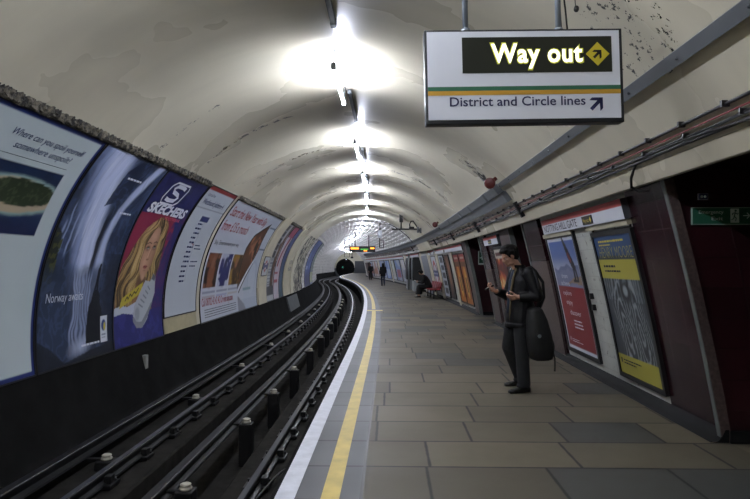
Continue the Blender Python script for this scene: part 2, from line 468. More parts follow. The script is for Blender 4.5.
# ------------------------------------------------------------------ platform
g = grid_surf(lambda x, y: (x+bend(y), y, 0), [-.195, .6, 1.4, 2.2, 2.96], YS, lambda x, y: (x, y)); struct(g, 'floor', M_floor)
g = grid_surf(lambda x, y: (x+bend(y), y, 0), [-.765, -.5, -.2], YS, lambda x, y: (x*.01+.2, y))
g.sweep([(-.765, 0), (-.775, -.02), (-.775, -.10), (-.75, -.12)], YS, caps=False); g.uv += [(0.2, y) for y in YS for _ in range(4)]
struct(g, 'trim_4', M_edge)
mb = MB(); mb.box(0, 0, 0, 0, 0, 0) if 0 else None
mb.sweep([(-.206, .001), (-.184, .001)], YS, caps=False); struct(mb, 'trim_5', M_black)
mb = MB(); mb.sweep([(-.769, -.015), (-.769, .003), (-.635, .003)], YS, caps=False); struct(mb, 'trim_6', M_white_line)
mb = MB(); mb.sweep([(-.462, .003), (-.338, .003)], YS, caps=False); struct(mb, 'trim_7', M_yellow_line)
mb = MB(); mb.sweep([(-.63, .005), (-.10, .005)], [19.9, 20.1, 20.3], caps=False); struct(mb, 'trim_8', M_yellow_line)
mb = MB(); mb.sweep([(-.63, .005), (-.10, .005)], [20.3, 20.62], caps=False); struct(mb, 'trim_9', M_dkgrey)

# ------------------------------------------------------------------ platform wall
ZT = 2.40
zs = [0.0, .3, .6, .9, 1.2, 1.5, 1.8, 2.1, ZT]
def wall(y0, y1, m, name='wall_right', z0=0.0, z1=ZT, off=0.0, edge=False):
    zz = [z0]+[z for z in zs if z0 < z < z1]+[z1]; yy = span(y0, y1, .6)
    g = grid_surf(lambda y, z: right_surf(y, z, off), yy, zz, lambda y, z: (y, z), flip=True)
    if edge:
        for ye, fl in ((y0, 0), (y1, 1)):
            a = [right_surf(ye, z, off) for z in zz]; b = [right_surf(ye, z, -.02) for z in zz]
            g.loft([a, b], False, False); g.uv += [(0, z) for z in zz]+[(.1, z) for z in zz]
    return struct(g, name, m)
def passage(y0, y1, depth=3.4):
    """dark tiled cross passage between y0 and y1"""
    mb = MB(); uv = []
    for ye in (y0, y1):
        zz = zs; P0 = [right_surf(ye, z) for z in zz]; P1 = [(P0[0][0]+depth, ye, z) for z in zz]
        mb.loft([P0, P1], False, False, False); uv += [(.0, z) for z in zz]+[(depth, z) for z in zz]
    x0 = xr(0)+bend((y0+y1)/2)
    mb.quad((x0-.75, y0, ZT), (x0+depth, y0, ZT), (x0+depth, y1, ZT), (x0-.75, y1, ZT)); uv += [(0, 0)]*4
    mb.quad((x0+depth, y0, 0), (x0+depth, y1, 0), (x0+depth, y1, ZT), (x0+depth, y0, ZT)); uv += [(0, 0), (y1-y0, 0), (y1-y0, ZT), (0, ZT)]
    mb.uv = uv; struct(mb, 'wall_passage', M_maroon_in)
    g = grid_surf(lambda x, y: (x, y, -.002), [x0-.04, x0+depth], [y0, y1], lambda x, y: (x-x0+.3, y)); struct(g, 'floor', M_floor)
    b = MB(); b.box(x0+.02, x0+depth, y1-.05, y1+.001, 0, .10); struct(b, 'baseboard_passage', M_skirt)
OPEN = [(2.5, 5.29), (10.94, 12.15), (16.0, 18.4)]
wall(YA, 2.5, M_maroon); wall(5.29, 6.25, M_maroon); wall(6.25, 9.71, M_white); wall(9.71, 10.94, M_maroon)
wall(12.15, 16.0, M_maroon); wall(18.4, 19.1, M_maroon)
for a, b in ((19.1, 30.5), (30.5, 42.5), (42.5, 57.5), (57.5, 75), (75, YB)): wall(a, b, M_white)
for a, b in OPEN: passage(a, b)
def skirting(y0, y1):
    b = MB(); ys2 = span(y0, y1, 1.0)
    b.sweep([(2.955, .11), (2.925, .11), (2.90, .06), (2.86, .012), (2.80, .004), (2.80, .0)], ys2, smooth=True, caps=False)
    for ye in (y0, y1): b.add([(2.955+bend(ye), ye, 0), (2.955+bend(ye), ye, .11), (2.925+bend(ye), ye, .11), (2.90+bend(ye), ye, .06), (2.86+bend(ye), ye, .012), (2.80+bend(ye), ye, 0)], [(0, 1, 2, 3, 4, 5)])
    struct(b, 'baseboard_right', M_skirt)
for a, b in ((YA, 2.5), (5.26, 10.94), (12.15, 16.0), (18.4, YB)): skirting(a, b)
# granite faced piers beside the passages, with steel edges
def pier(y0, y1, ztop=2.38, tile_from=1.62, edge_near=True):
    if tile_from < ztop: wall(y0, y1, M_maroon, 'trim_10', tile_from, ztop, .035, True)
    wall(y0, y1, M_granite, 'trim_11', .0, min(tile_from, ztop), .035, True)
def strip(y0, y1, o0, o1, m, name):
    mb = MB(); zz = [0]+[i*.2 for i in range(1, 13)]
    mb.loft([[right_surf(y0, z, o1), right_surf(y1, z, o1), right_surf(y1, z, o0), right_surf(y0, z, o0)] for z in zz], True, True, False)
    struct(mb, name, m)
pier(9.86, 10.92); strip(10.90, 10.96, -.05, .05, M_steel, 'trim_12')
pier(12.17, 13.2, tile_from=2.38); strip(12.13, 12.19, -.05, .05, M_steel, 'trim_13')
pier(15.15, 15.97, tile_from=1.45); strip(15.95, 16.02, -.05, .05, M_steel, 'trim_14')
pier(18.42, 19.15, tile_from=2.38); strip(18.37, 18.44, -.05, .05, M_steel, 'trim_15')
strip(5.27, 5.325, -.02, .045, M_steel, 'trim_16')
# brown stone return of the nearest corner, on the side of the passage
mb = MB(); zz = [i*.2 for i in range(13)]
mb.loft([[(right_surf(5.27, z, .04)[0], 5.262, z), (right_surf(5.27, z, .04)[0]+.085, 5.262, z), (right_surf(5.27, z, .04)[0]+.085, 5.292, z), (right_surf(5.27, z, .04)[0], 5.292, z)] for z in zz], True, True, False)
struct(mb, 'trim_17', M_granite)
# soffit from the foot of the vault back to the wall head
xf, zf = arch(PR, RT)
mb = MB(); mb.sweep([(xf, zf), (xf+.01, zf-.006), (xf+.04, zf-.006), (xf+.05, zf+.03), (2.65, 2.42)], YS, caps=False); struct(mb, 'trim_18', mat('soffit_paint', 'a8a496', .6, 0, .2, 4))
# white pilasters on the far white wall
M_cream = mat('cream_pilaster_paint', 'c4bda6', .4, 0, .12, 3.0)
for y0, y1 in ((22.15, 22.5), (26.7, 27.3), (29.6, 30.4), (33.2, 33.7), (41.6, 42.6), (52.6, 53.3), (62, 62.8), (74, 75)):
    wall(y0, y1, M_cream, 'trim_19', 0, 2.38, .05, True)
# end wall with the running tunnel
xe = bend(YB); tx, tz, tr = -2.12+xe, .98, 1.78
mb = MB(); N = 48
outer = [(XC+xe+3.9*math.cos(2*PI*i/N), YB, ZC+3.9*math.sin(2*PI*i/N)) for i in range(N)]
inner = [(tx+tr*math.cos(2*PI*i/N), YB, tz+tr*math.sin(2*PI*i/N)) for i in range(N)]
h = N//2; mb.loft([inner[:h+1], outer[:h+1]], False, False, False); struct(mb, 'wall_back', M_cream)
mb = MB(); mb.loft([inner[h:]+inner[:1], outer[h:]+outer[:1]], False, False, False); mb.box(tx+tr+.05, 3.2+xe, YB-.06, YB-.02, 0, 2.3); struct(mb, 'wall_back', M_dkgrey)
mb = MB(); mb.loft([inner, [(p[0], YB+14, p[2]) for p in inner]], True, True, True); struct(mb, 'wall_running_tunnel', M_soot)
# the near end is closed too
mb = MB(); mb.box(-5, 4, YA-.2, YA, -1.2, 4.5); struct(mb, 'wall_front', M_cream)
# ------------------------------------------------------------------ rails
def rail(name, x, ztop, w, h, label, ya=YA, yb=YB, shiny=True):
    t = thing(name, label, 'rail', (x+bend(8), 8, ztop-h))
    ys = span(ya, yb, 1.0); a = MB()
    hw = w/2
    a.sweep([(x-hw*1.7, ztop-h), (x+hw*1.7, ztop-h), (x+hw*1.6, ztop-h+.02), (x+hw*.35, ztop-h+.035), (x+hw*.35, ztop-.045), (x+hw, ztop-.035), (x+hw, ztop-.008),
             (x+hw*.8, ztop), (x-hw*.8, ztop), (x-hw, ztop-.008), (x-hw, ztop-.035), (x-hw*.35, ztop-.045), (x-hw*.35, ztop-h+.035), (x-hw*1.6, ztop-h+.02)], ys, True)
    a.build('rail_section', M_rail, t)
    b = MB(); b.sweep([(x-hw*.75, ztop+.0006), (x+hw*.75, ztop+.0006)], ys, caps=False); tp = b.build('running_surface', M_railtop if shiny else M_rail, t)
    if shiny: tp['label'] = 'polished rail top'
    return t
ZR = -.53
def chairs(t, x, n=64, pitch=.88, y0=4.2):
    c = MB(); c.box(-.13, .13, -.11, .11, -.16, -.118, .008)
    for s in (-1, 1):
        c.box(.04*s-.025*(s < 0)*1 if s < 0 else .035, .035*s if s < 0 else .105, -.05, .05, -.12, -.045, .006)
        c.tube([(s*.10, .06, -.13), (s*.10, .06, -.085)], .018, 8)
    me = c.mesh('rail_chair', M_black)
    for i in range(n):
        y = y0+i*pitch; o = bpy.data.objects.new('rail_chair', me); COL.objects.link(o); o.parent = t
        L = t.location; o.location = (x+bend(y)-L.x, y-L.y, ZR-L.z)
r1 = rail('running_rail', -1.33, ZR, .072, .13, 'steel running rail nearest the platform edge, with a polished top'); chairs(r1, -1.33)
r2 = rail('running_rail', -2.91, ZR, .072, .13, 'steel running rail on the poster side of the track, with a polished top'); chairs(r2, -2.91)
r3 = rail('conductor_rail', -2.12, ZR+.05, .10, .13, 'dark centre conductor rail raised over the pit on posts', shiny=False)
r4 = rail('conductor_rail', -3.41, ZR+.09, .10, .13, 'dark outer conductor rail at the foot of the poster wall', shiny=False)
# porcelain insulators
def pot(mb, x, y, z):
    prof = [(.05, 0), (.06, .01), (.06, .024), (.04, .032), (.05, .042), (.052, .054), (.036, .064), (.0, .068)]
    mb.loft([[(x+r*math.cos(2*PI*j/14), y+r*math.sin(2*PI*j/14), z+h) for j in range(14)] for r, h in prof[:-1]], True, True)
def insulator(name, x, y, post, label, group):
    t = thing(name, label, 'insulator', (x+bend(y), y, -1.12 if post else -.70), 0, group)
    b = x+bend(y)
    if post:
        a = MB(); a.box(b-.085, b+.085, y-.085, y+.085, -1.12, -.56, .012); a.build('post', M_black, t)
        a = MB(); a.box(b-.20, b-.06, y-.03, y+.03, -.60, -.565); a.build('bracket', M_black, t)
        a = MB(); pot(a, b, y, -.56); q = a.build('insulator_pot', M_pot, t)
    else:
        a = MB(); a.box(b-.10, b+.10, y-.09, y+.09, -.70, -.60, .012); a.build('post', M_black, t)
        a = MB(); a.box(b-.26, b-.06, y-.03, y+.03, -.62, -.585); a.build('bracket', M_black, t)
        a = MB(); pot(a, b, y, -.60); q = a.build('insulator_pot', M_pot, t)
    q['label'] = 'white porcelain pot'
yc = [5.55, 7.9, 9.75, 11.9, 14.5, 17.2, 19.2, 21.2, 23.6, 26, 28.4, 30.8, 33.2, 35.6]
for i, y in enumerate(yc):
    insulator('rail_insulator', -1.92, y, True, 'white insulator on a tall black post by the centre rail, %s from the near end' % ORD[i], 'insulators along the centre rail')
yo = [6.5, 9.5, 12.5, 15.8, 18.9, 22.2, 25.2, 28.3, 31.4, 34.5]
for i, y in enumerate(yo):
    insulator('rail_insulator', -3.13, y, False, 'low white insulator beside the outer rail, %s from the near end' % ORD[i], 'insulators along the outer rail')
# slack cable lying by the near rail
mb = MB(); pts = []
for i in range(21):
    t = i/20; pts.append((-1.28+.38*t, 5.6+1.1*t+.12*math.sin(t*6), -.68+.07*math.sin(PI*t)+.12*t*t))
mb.tube(pts, .014, 8); mb.build_top('track_cable', M_black, 'slack black cable lying between the near rail and the platform edge', 'cable')
# green signal and white tail lamp far down at the tunnel mouth
def lamp_head(x, y, z, col, label):
    t = thing('signal', label, 'signal', (x, y, z-.3))
    a = MB(); a.box(x-.16, x+.16, y, y+.15, z-.35, z+.2, .02); a.build('signal_case', M_black, t)
    a = MB(); a.tube([(x, y-.02, z), (x, y-.008, z)], .06, 16); q = a.build('lens', mat('lens_'+col, col, .3, emit=col, es=2.5, var=0), t); q['label'] = 'lit lens'
lamp_head(-2.55+xe, YB-.4, 1.15, '35d8b0', 'green signal glowing in front of the dark tunnel mouth')
lamp_head(-1.9+xe, YB-.3, 2.62, 'e8f2ff', 'white lamp above the crown of the far tunnel mouth')
# ------------------------------------------------------------------ fluorescent fittings along the crown
XL, ZL = -.655, 3.85
M_tube = mat('fluorescent_tube', 'f4f6ff', .3, var=0, emit='e6ecff', es=300.0)
M_hold = mat('lampholder_plastic', '9aa2a8', .5, 0, .1, 5)
def fitting(label):
    t = thing('fluorescent_light', label, 'light', (0, 0, 0), 0, 'fluorescent fittings along the crown of the tunnel')
    a = MB(); a.tube([(0, 0, 0), (0, 1.5, 0)], .019, 10); q = a.build('tube', M_tube, t); q['label'] = 'glowing white tube'
    for y in (-.03, 1.53):
        a = MB(); a.box(-.028, .028, y-.035, y+.03, -.03, .045, .006)
        h = a.build('lampholder', M_hold, t)
        b = MB(); b.tube([(0, y, .04), (.01, y, .245)], .008, 8); b.build('hanger', M_dkgrey, h, True)
    a = MB(); a.box(.045, .10, 1.62, 3.25, .175, .235, .006); a.build('trunking', M_dkgrey, t)
    a = MB(); a.box(.04, .105, 3.25, 3.34, .17, .24); a.build('trunking_end', M_black, t)
    a = MB()
    for y in (1.8, 2.4, 3.0): a.tube([(.072, y, .225), (.072, y, .262)], .012, 8)
    a.build('trunking_bracket', M_dkgrey, t)
    return t
lights_y = [6.82, 11.05, 14.75, 18.85, 23.1]
ly = [-5.4, -1.33, 2.74]+lights_y; y = 27.2
while y < YB-3: ly.append(y); y += 4.07
FT = None
for i, y in enumerate(ly):
    if i < 3: lab = ['glowing fluorescent tube fitting overhead well behind the hanging sign', 'glowing fluorescent tube fitting overhead just behind the viewpoint', 'glowing fluorescent tube fitting overhead with its dark trunking entering the top of the view'][i]
    else: lab = 'glowing fluorescent tube fitting, %s in the line of lit tubes along the crown' % ORD[i-3]
    p = (XL+bend(y), y, ZL if y < 26 else ZL-.04); rz = -math.atan((bend(y+1.5)-bend(y))/1.5)
    if FT is None:
        FT = fitting(lab); FT.location = p; FT.rotation_euler.z = -rz*-1
    else: dup(FT, p, rz, lab)
# ------------------------------------------------------------------ cable trays, cables and things fixed to the vault
def arch_strip(p0, p1, r0, r1, ys):      # box section between two angles, proud of the vault
    mb = MB()
    mb.loft([[(arch(p, r)[0]+bend(y), y, arch(p, r)[1]) for p, r in ((p0, r0), (p1, r0), (p1, r1), (p0, r1))] for y in ys], True, True, False)
    return mb
D = R_
t = thing('cable_trunking', 'slim grey steel trunking running along the vault behind the hanging sign', 'trunking', (arch(D(39.5), RT)[0], 6, arch(D(39.5), RT)[1]))
arch_strip(D(38.9), D(40.4), RT-.05, RT+.005, span(YA+.1, 9.9, .5)).build('trunking_body', M_midgrey, t)
c = MB()
for y in span(3.0, 9.8, .8):
    x, z = arch(D(39.6), RT-.055); c.ball((x, y, z), .011, n=8)
c.build('bolts', M_dkgrey, t)
t = thing('cable_tray', 'broad grey steel cable tray clamped to the vault beyond the first red alarm bell', 'tray', (arch(D(36), RT)[0], 14, arch(D(36), RT)[1]))
arch_strip(D(34.4), D(37.6), RT-.085, RT+.005, span(9.9, 70, .5)).build('lower_tray', M_midgrey, t)
arch_strip(D(37.55), D(37.85), RT-.10, RT-.02, span(9.9, 70, .5)).build('rib', M_dkgrey, t)
by = [9.95, 11.1, 13.2, 14.8, 17.2, 19.8]
names = ['nearest the camera', 'second from the camera', 'third from the camera', 'fourth from the camera', 'farthest from the camera']
for i in range(5):
    m = arch_strip(D(37.8), D(40.6), RT-.11, RT+.005, span(by[i]+.09, by[i+1]-.09, .5))
    m.build_top('equipment_box', M_midgrey, 'long grey steel equipment box on top of the cable tray, %s' % names[i], 'box', 'long grey boxes on the cable tray')
m = arch_strip(D(37.8), D(39.6), RT-.10, RT+.005, span(20.0, 70, .6)); m.build_top('equipment_duct', M_dkgrey, 'long dark duct following the cable tray into the distance', 'duct')
# conduit, red cable and loose black cables on the cornice
def cable(name, ph, r, off, label, m, ya=YA+.2, yb=70, wob=0.0, step=.3, seed=1, n=8):
    rnd = random.Random(seed); ph0 = [rnd.uniform(0, 6) for _ in range(4)]
    pts = []
    for y in span(ya, yb, step):
        w = wob*(math.sin(y*1.9+ph0[0])*.5+math.sin(y*3.7+ph0[1])*.3+math.sin(y*.8+ph0[2])*.6)
        x, z = arch(D(ph)+w/RT, RT-off-abs(w)*.2); pts.append((x+bend(y), y, z))
    t = thing(name, label, 'cable', (pts[20][0], pts[20][1], pts[20][2]-r), 0, 'cables along the cornice of the vault')
    MB().tube(pts, r, n).build('run', m, t); return t
M_cable = mat('black_cable', '18181a', .5, 0, .2, 4); M_redcable = mat('red_cable', '7a2626', .5, 0, .15, 4)
t = cable('conduit', 32.6, .012, .02, 'black steel conduit with clips, topmost of the cables along the cornice', M_cable)
for i, y in enumerate(span(2.6, 30, .55)):
    c = MB(); x, z = arch(D(32.6), RT-.03); c.box(x+bend(y)-.02, x+bend(y)+.03, y-.012, y+.012, z-.012, z+.028); c.build('clip', M_black, t)
t = cable('fire_cable', 31.7, .007, .016, 'thin dull red cable running between the black cables on the cornice', M_redcable)
for y in span(2.9, 20, .7):
    c = MB(); x, z = arch(D(31.3), RT-.03); c.box(x+bend(y)-.015, x+bend(y)+.03, y-.01, y+.01, z-.022, z+.014); c.build('clip', M_black, t)
wl = ['loose black cable sagging just below the red cable on the cornice', 'grey telephone cable wavering below the red cable on the cornice', 'thick black cable along the lower edge of the cornice bundle', 'thin black cable twisted around the lowest bundle on the cornice']
M_greycable = mat('grey_cable', '55585a', .5, 0, .15, 4)
for i, (ph, r, o, w) in enumerate(((31.2, .010, .02, .03), (30.8, .009, .022, .03), (30.25, .013, .018, .006), (30.6, .008, .03, .025))):
    cable('loose_cable', ph, r, o, wl[i], (M_cable, M_greycable, M_cable, M_cable)[i], wob=w, seed=i+3, step=.22)
for i, y in enumerate((9.75, 14.3, 19.0, 24.0, 29.0, 34.0)):
    m = arch_strip(D(28.6), D(33.4), RT-.06, RT+.003, [y-.04, y+.04])
    m.build_top('cable_bracket', M_black, 'black saddle bracket holding the cornice cables, %s from the near end' % ORD[i], 'bracket', 'saddle brackets on the cornice')
# cable hanging over the passage corner
pts = [(2.20+bend(5), 5.25, 2.46), (2.17, 5.27, 2.42), (2.17, 5.35, 2.33), (2.20, 5.42, 2.26), (2.26, 5.40, 2.215), (2.33, 5.34, 2.22)]
MB().tube(pts, .013, 8).build_top('drop_cable', M_black, 'short black cable looping down from the cornice above the maroon corner', 'cable')
# red bells
M_red = mat('dull_red_bell', '521d19', .5, 0, .15, 6)
def bell(y, ph, label):
    x, z = arch(D(ph), RT-.02); x += bend(y)
    t = thing('alarm_bell', label, 'bell', (x, y, z), 0, 'red alarm bells above the cable tray')
    nrm = Vector((-math.cos(D(ph)), -.0, -math.sin(D(ph)))); c = Vector((x, y, z))
    d = Vector((-.45, -.85, -.25)).normalized()
    a = MB(); a.tube([c, c+nrm*.10], .035, 10); a.tube([c+nrm*.10, c+nrm*.14+Vector((-.02, -.05, -.02))], .038, 10); a.build('bracket', M_red, t)
    e = c+nrm*.12; a = MB(); a.tube([e-d*.02, e+d*.03, e+d*.065, e+d*.075, e+d*.078], [.05, .092, .092, .074, .015], 20); a.build('gong', M_red, t)
bell(9.75, 42.0, 'dull red round alarm bell on the vault above the start of the grey boxes')
bell(19.7, 42.0, 'small dull red alarm bell farther along, above the far end of the grey boxes')

# ------------------------------------------------------------------ hanging sign
def P2(u, w, v=0.0): return (u, v, w)
def flat(t, name, vf, y, m, parent, xf=lambda a, b: (a, b)):
    mb = MB(); mb.add([P2(*xf(a, b), y) for a, b in vf[0]], [tuple(f) for f in vf[1]]); return mb.build(name, m, parent, False)
S = .00645
def px(x, y): return ((x-524)*S, (75-y)*S)
t = thing('hanging_sign', 'white illuminated station sign hanging from the vault, reading Way out and District and Circle lines', 'sign', (.869, 3.80, 2.76), R_(3.0)); t.scale = (.998,)*3; t.rotation_euler.y = R_(-1.2)
M_panel = mat('sign_white_panel', 'd4d7dd', .35, 0, .03, 3, emit='d4d9e6', es=.06); M_sgreen = mat('sign_green', '2f6a4e', .4, 0, 0); M_syel = mat('sign_amber', 'c99a35', .4, 0, 0)
M_navy = mat('sign_navy', '1c1f4a', .4, 0, 0); M_disp = mat('display_panel', '10130b', .4, 0, 0, emit='2c3a10', es=.04)
M_glow = mat('way_out_letters', 'fffbe0', .4, 0, 0, emit='fffbe2', es=1.3); M_halo = mat('way_out_letter_rim', 'c8cc50', .4, 0, 0, emit='b9bd3c', es=.22)
M_dia = mat('way_out_diamond', 'c0ae2c', .4, 0, 0, emit='d6c52c', es=.08)
a = MB(); a.box(-.645, .645, 0, .085, -.298, .315, .006); a.build('housing', mat('sign_housing', '2b2d30', .4, .3, .1, 4), t, False)
a = MB(); (l, b), (r, tp) = px(426.5, 117), px(620.5, 28.5); a.box(l, r, -.006, .004, b, tp); a.build('face_panel', M_panel, t, False)
def rect(x0, y0, x1, y1, d, m, name):
    (l, b), (r, tp) = px(x0, y1), px(x1, y0); a = MB(); a.box(l, r, -d, -.004, b, tp); return a.build(name, m, t, False)
rect(461.5, 34.5, 612.5, 70.5, .009, M_disp, 'display_panel')
rect(426.5, 84, 620.5, 88.2, .008, M_sgreen, 'green_stripe'); rect(426.5, 88.2, 620.5, 92.6, .008, M_syel, 'yellow_stripe')
(u0, w0), (u1, w1) = px(490.5, 60.0), px(582.5, 42.0)
flat(t, 'way_out_rim', text_fit('Way out', u0-.010, u1+.010, w0-.003, w1-w0+.008, .048, 0, 1.08), -.0105, M_halo, t)['label'] = 'glowing rim of the Way out letters'
flat(t, 'way_out_lettering', text_fit('Way out', u0, u1, w0, w1-w0, .022, 0, 1.08), -.0125, M_glow, t)['label'] = 'glowing words Way out'
cx, cy = px(598, 52.5); h = 12*S
dm = flat(t, 'diamond', ([(cx-h, cy), (cx, cy-h), (cx+h, cy), (cx, cy+h)], [(0, 1, 2, 3)]), -.0105, M_dia, t)
def arrow(cx, cy, L, w, hd):             # arrow pointing up and to the right
    q = math.sqrt(.5); A = lambda a, b: (cx+(a-b)*q, cy+(a+b)*q)
    return ([A(-L, -w), A(L*.75, -w), A(L*.75, w), A(-L, w), A(L, 0), A(L-hd, hd), A(L-hd-w*2.2, hd), A(L-w*2.6, 0), A(L-hd-w*2.2, -hd), A(L-hd, -hd)],
            [(0, 1, 2, 3), (4, 5, 6, 7), (4, 7, 8, 9)])
flat(t, 'diamond_arrow', arrow(cx, cy, .036, .0085, .034), -.012, M_black, t)
cx, cy = px(596, 102.5); flat(t, 'arrow', arrow(cx, cy, .055, .0115, .05), -.0085, M_navy, t)
(u0, w0), (u1, w1) = px(448, 103.6), px(584.5, 94.6)
for wd in words(*text_fit('District and Circle lines', u0, u1, w0, w1-w0, .012), .016): flat(t, 'line_lettering', wd, -.0085, M_navy, t)
M_pole = mat('painted_pole', '7d848b', .35, .3, .1, 5)
for x in (467, 562):
    u, w = px(x, 26); a = MB(); a.tube([(u, .045, .30), (u, .045, .98 if x > 500 else 1.2)], .019, 12); a.tube([(u, .045, .31), (u, .045, .335)], .03, 12); a.build('hanging_pole', M_pole, t, False)
for x, s in ((566.5, .5), (573, 1)):
    u, w = px(x, 26); a = MB(); a.tube([(u, .07, .30), (u-.01*s, .07, .45), (u-.03*s, .075, .7), (u-.035, .07, .9)], .006, 8); a.build('flex', M_black, t, False)
# small black bulkhead hanging to the right of the poles
t = thing('ceiling_lug', 'tiny black lug on a wire hanging under the vault right of the sign poles', 'lug', (1.22, 3.85, 3.21))
a = MB(); a.tube([(1.215, 3.85, 3.24), (1.205, 3.86, 3.42)], .003, 6); a.build('wire', M_black, t); a = MB(); a.ball((1.22, 3.85, 3.225), .018, .018, .022); a.build('weight', M_black, t)
# ------------------------------------------------------------------ printed pictures (colours of the print itself, computed on a fine grid)
def vnoise(x, y, seed=0):
    def h(i, j): 
        n = np.sin(i*127.1+j*311.7+seed*74.7)*43758.5453; return n-np.floor(n)
    i, j = np.floor(x), np.floor(y); f, g = x-i, y-j; f = f*f*(3-2*f); g = g*g*(3-2*g)
    return (h(i, j)*(1-f)+h(i+1, j)*f)*(1-g)+(h(i, j+1)*(1-f)+h(i+1, j+1)*f)*g
def fbm(x, y, o=4, seed=0):
    s = 0; a = .5
    for k in range(o): s = s+a*vnoise(x*2**k, y*2**k, seed+k); a *= .5
    return s/(1-.5**o)
def ss(a, b, x):
    t = np.clip((x-a)/(b-a), 0, 1); return t*t*(3-2*t)
class Art:
    def __init__(s, W, H, bg): s.W, s.H = W, H; s.rgb = np.zeros(W.shape+(3,)); s.rgb[:] = srgb(bg); s.U = W; s.V = H
    def put(s, m, c):
        m = np.clip(np.asarray(m, float), 0, 1)[..., None]; c = np.array(srgb(c)) if not isinstance(c, np.ndarray) else c
        s.rgb = s.rgb*(1-m)+c*m
    def poly(s, pts, c, m=1.0, a=None):
        U = s.U if a is None else a[0]; V = s.V if a is None else a[1]; ins = np.zeros(U.shape, bool); n = len(pts)
        for i in range(n):
            (x1, y1), (x2, y2) = pts[i], pts[(i+1) % n]
            if y1 == y2: continue
            ins ^= ((y1 > V) != (y2 > V)) & (U < (x2-x1)*(V-y1)/(y2-y1)+x1)
        s.put(ins*m, c); return ins
    def ell(s, x, y, rx, ry, c, soft=.15, m=1.0, rot=0.0):
        a, b = s.U-x, s.V-y; a, b = a*math.cos(rot)+b*math.sin(rot), -a*math.sin(rot)+b*math.cos(rot)
        d = np.sqrt((a/rx)**2+(b/ry)**2); s.put((1-ss(1-soft, 1+soft, d))*m, c)
    def rect(s, x0, y0, x1, y1, c, m=1.0): s.put(((s.U >= x0) & (s.U <= x1) & (s.V >= y0) & (s.V <= y1))*m, c)
    def line(s, pts, w, c, m=1.0):
        d = np.full(s.U.shape, 9.0)
        for (x1, y1), (x2, y2) in zip(pts[:-1], pts[1:]):
            L = (x2-x1)**2+(y2-y1)**2; t = np.clip(((s.U-x1)*(x2-x1)+(s.V-y1)*(y2-y1))/L, 0, 1)
            d = np.minimum(d, np.hypot(s.U-x1-t*(x2-x1), s.V-y1-t*(y2-y1)))
        s.put((1-ss(w*.7, w*1.2, d))*m, c)
def lin(c): return np.array(srgb(c))
def sheet(fn, w, h, paint, nu, nv, name, parent, off=.012):
    """print of w x h metres; fn(u, v, off) gives the point on the wall, u,v in metres from the lower left corner as read"""
    us = [w*i/nu for i in range(nu+1)]; vs = [h*j/nv for j in range(nv+1)]
    U, V = np.meshgrid(np.array(us), np.array(vs), indexing='ij')
    A = paint(U, V); g = grid_surf(lambda u, v: fn(u, v, off), us, vs)
    g.uv = None; o = g.build(name, MAT['print'], parent)
    ca = o.data.color_attributes.new('Col', 'FLOAT_COLOR', 'POINT')
    buf = np.ones((len(us)*len(vs), 4), np.float32); buf[:, :3] = A.rgb.reshape(-1, 3); ca.data.foreach_set('color', buf.ravel())
    return o
def border(fn, w, h, b, m, parent, name='frame', off=.02, base=-.005):
    mb = MB(); n = 16; m2 = 24
    def bar(u0, u1, v0, v1):
        us = span(u0, u1, max(.12, (u1-u0)/24)); vs = span(v0, v1, max(.12, (v1-v0)/24))
        if u1-u0 > v1-v0: mb.loft([[fn(u, v0, base), fn(u, v1, base), fn(u, v1, off), fn(u, v0, off)] for u in us], True, True, False)
        else: mb.loft([[fn(u0, v, base), fn(u1, v, base), fn(u1, v, off), fn(u0, v, off)] for v in vs], True, True, False)
    bar(-b, w+b, -b, 0); bar(-b, w+b, h, h+b); bar(-b, 0, 0, h); bar(w, w+b, 0, h)
    return mb.build(name, m, parent)
def lettering(fn, items, m, parent, name, off=.0155):
    """items: (text, u0, u1, baseline, cap height, bold, shear)"""
    for s, u0, u1, v0, cap, bold, sh in items:
        for vs, fs in words(*text_fit(s, u0, u1, v0, cap, bold, sh), .17*(u1-u0)/len(s)*1.6):
            mb = MB(); mb.add([fn(a, b, off) for a, b in vs], fs); o = mb.build(name, m, parent)
    return o
def greek(fn, rows, m, parent, name='small_print', off=.0155):
    """unreadably small print, as ragged rows of word-length dashes: (u0, u1, v, height)"""
    mb = MB(); rnd = random.Random(3)
    for u0, u1, v, h in rows:
        u = u0
        while u < u1-h:
            w = min(rnd.uniform(1.2, 4.5)*h, u1-u); mb.quad(fn(u, v, off), fn(u+w, v, off), fn(u+w, v+h, off), fn(u, v+h, off)); u += w+h*.6
    o = mb.build(name, m, parent); o['kind'] = 'stuff'; return o
M_frame = mat('poster_frame_black', '0d0d0f', .45, 0, .2, 5)
M_ink = mat('ink_dark', '26282e', .5, 0, 0); M_inkblue = mat('ink_navy', '1f2a5c', .5, 0, 0); M_inkwhite = mat('ink_white', 'd6dae4', .5, 0, 0)
M_inkred = mat('ink_red', '96202c', .5, 0, 0); M_inkpink = mat('ink_pink', 'c8506a', .5, 0, 0); M_inkyel = mat('ink_yellow', 'c9b64a', .5, 0, 0)
S_FULL = 2.86                            # arc height of the track side posters
def LF(y0, s0=0.0): return lambda u, v, off=0.0: left_surf(y0+u, s0+v, off)
def poster_thing(y0, w, label, group='posters along the track side wall', name='poster', h=S_FULL, s0=0.0):
    p = left_surf(y0+w/2, s0, 0); return thing(name, label, 'poster', p, 0, group)

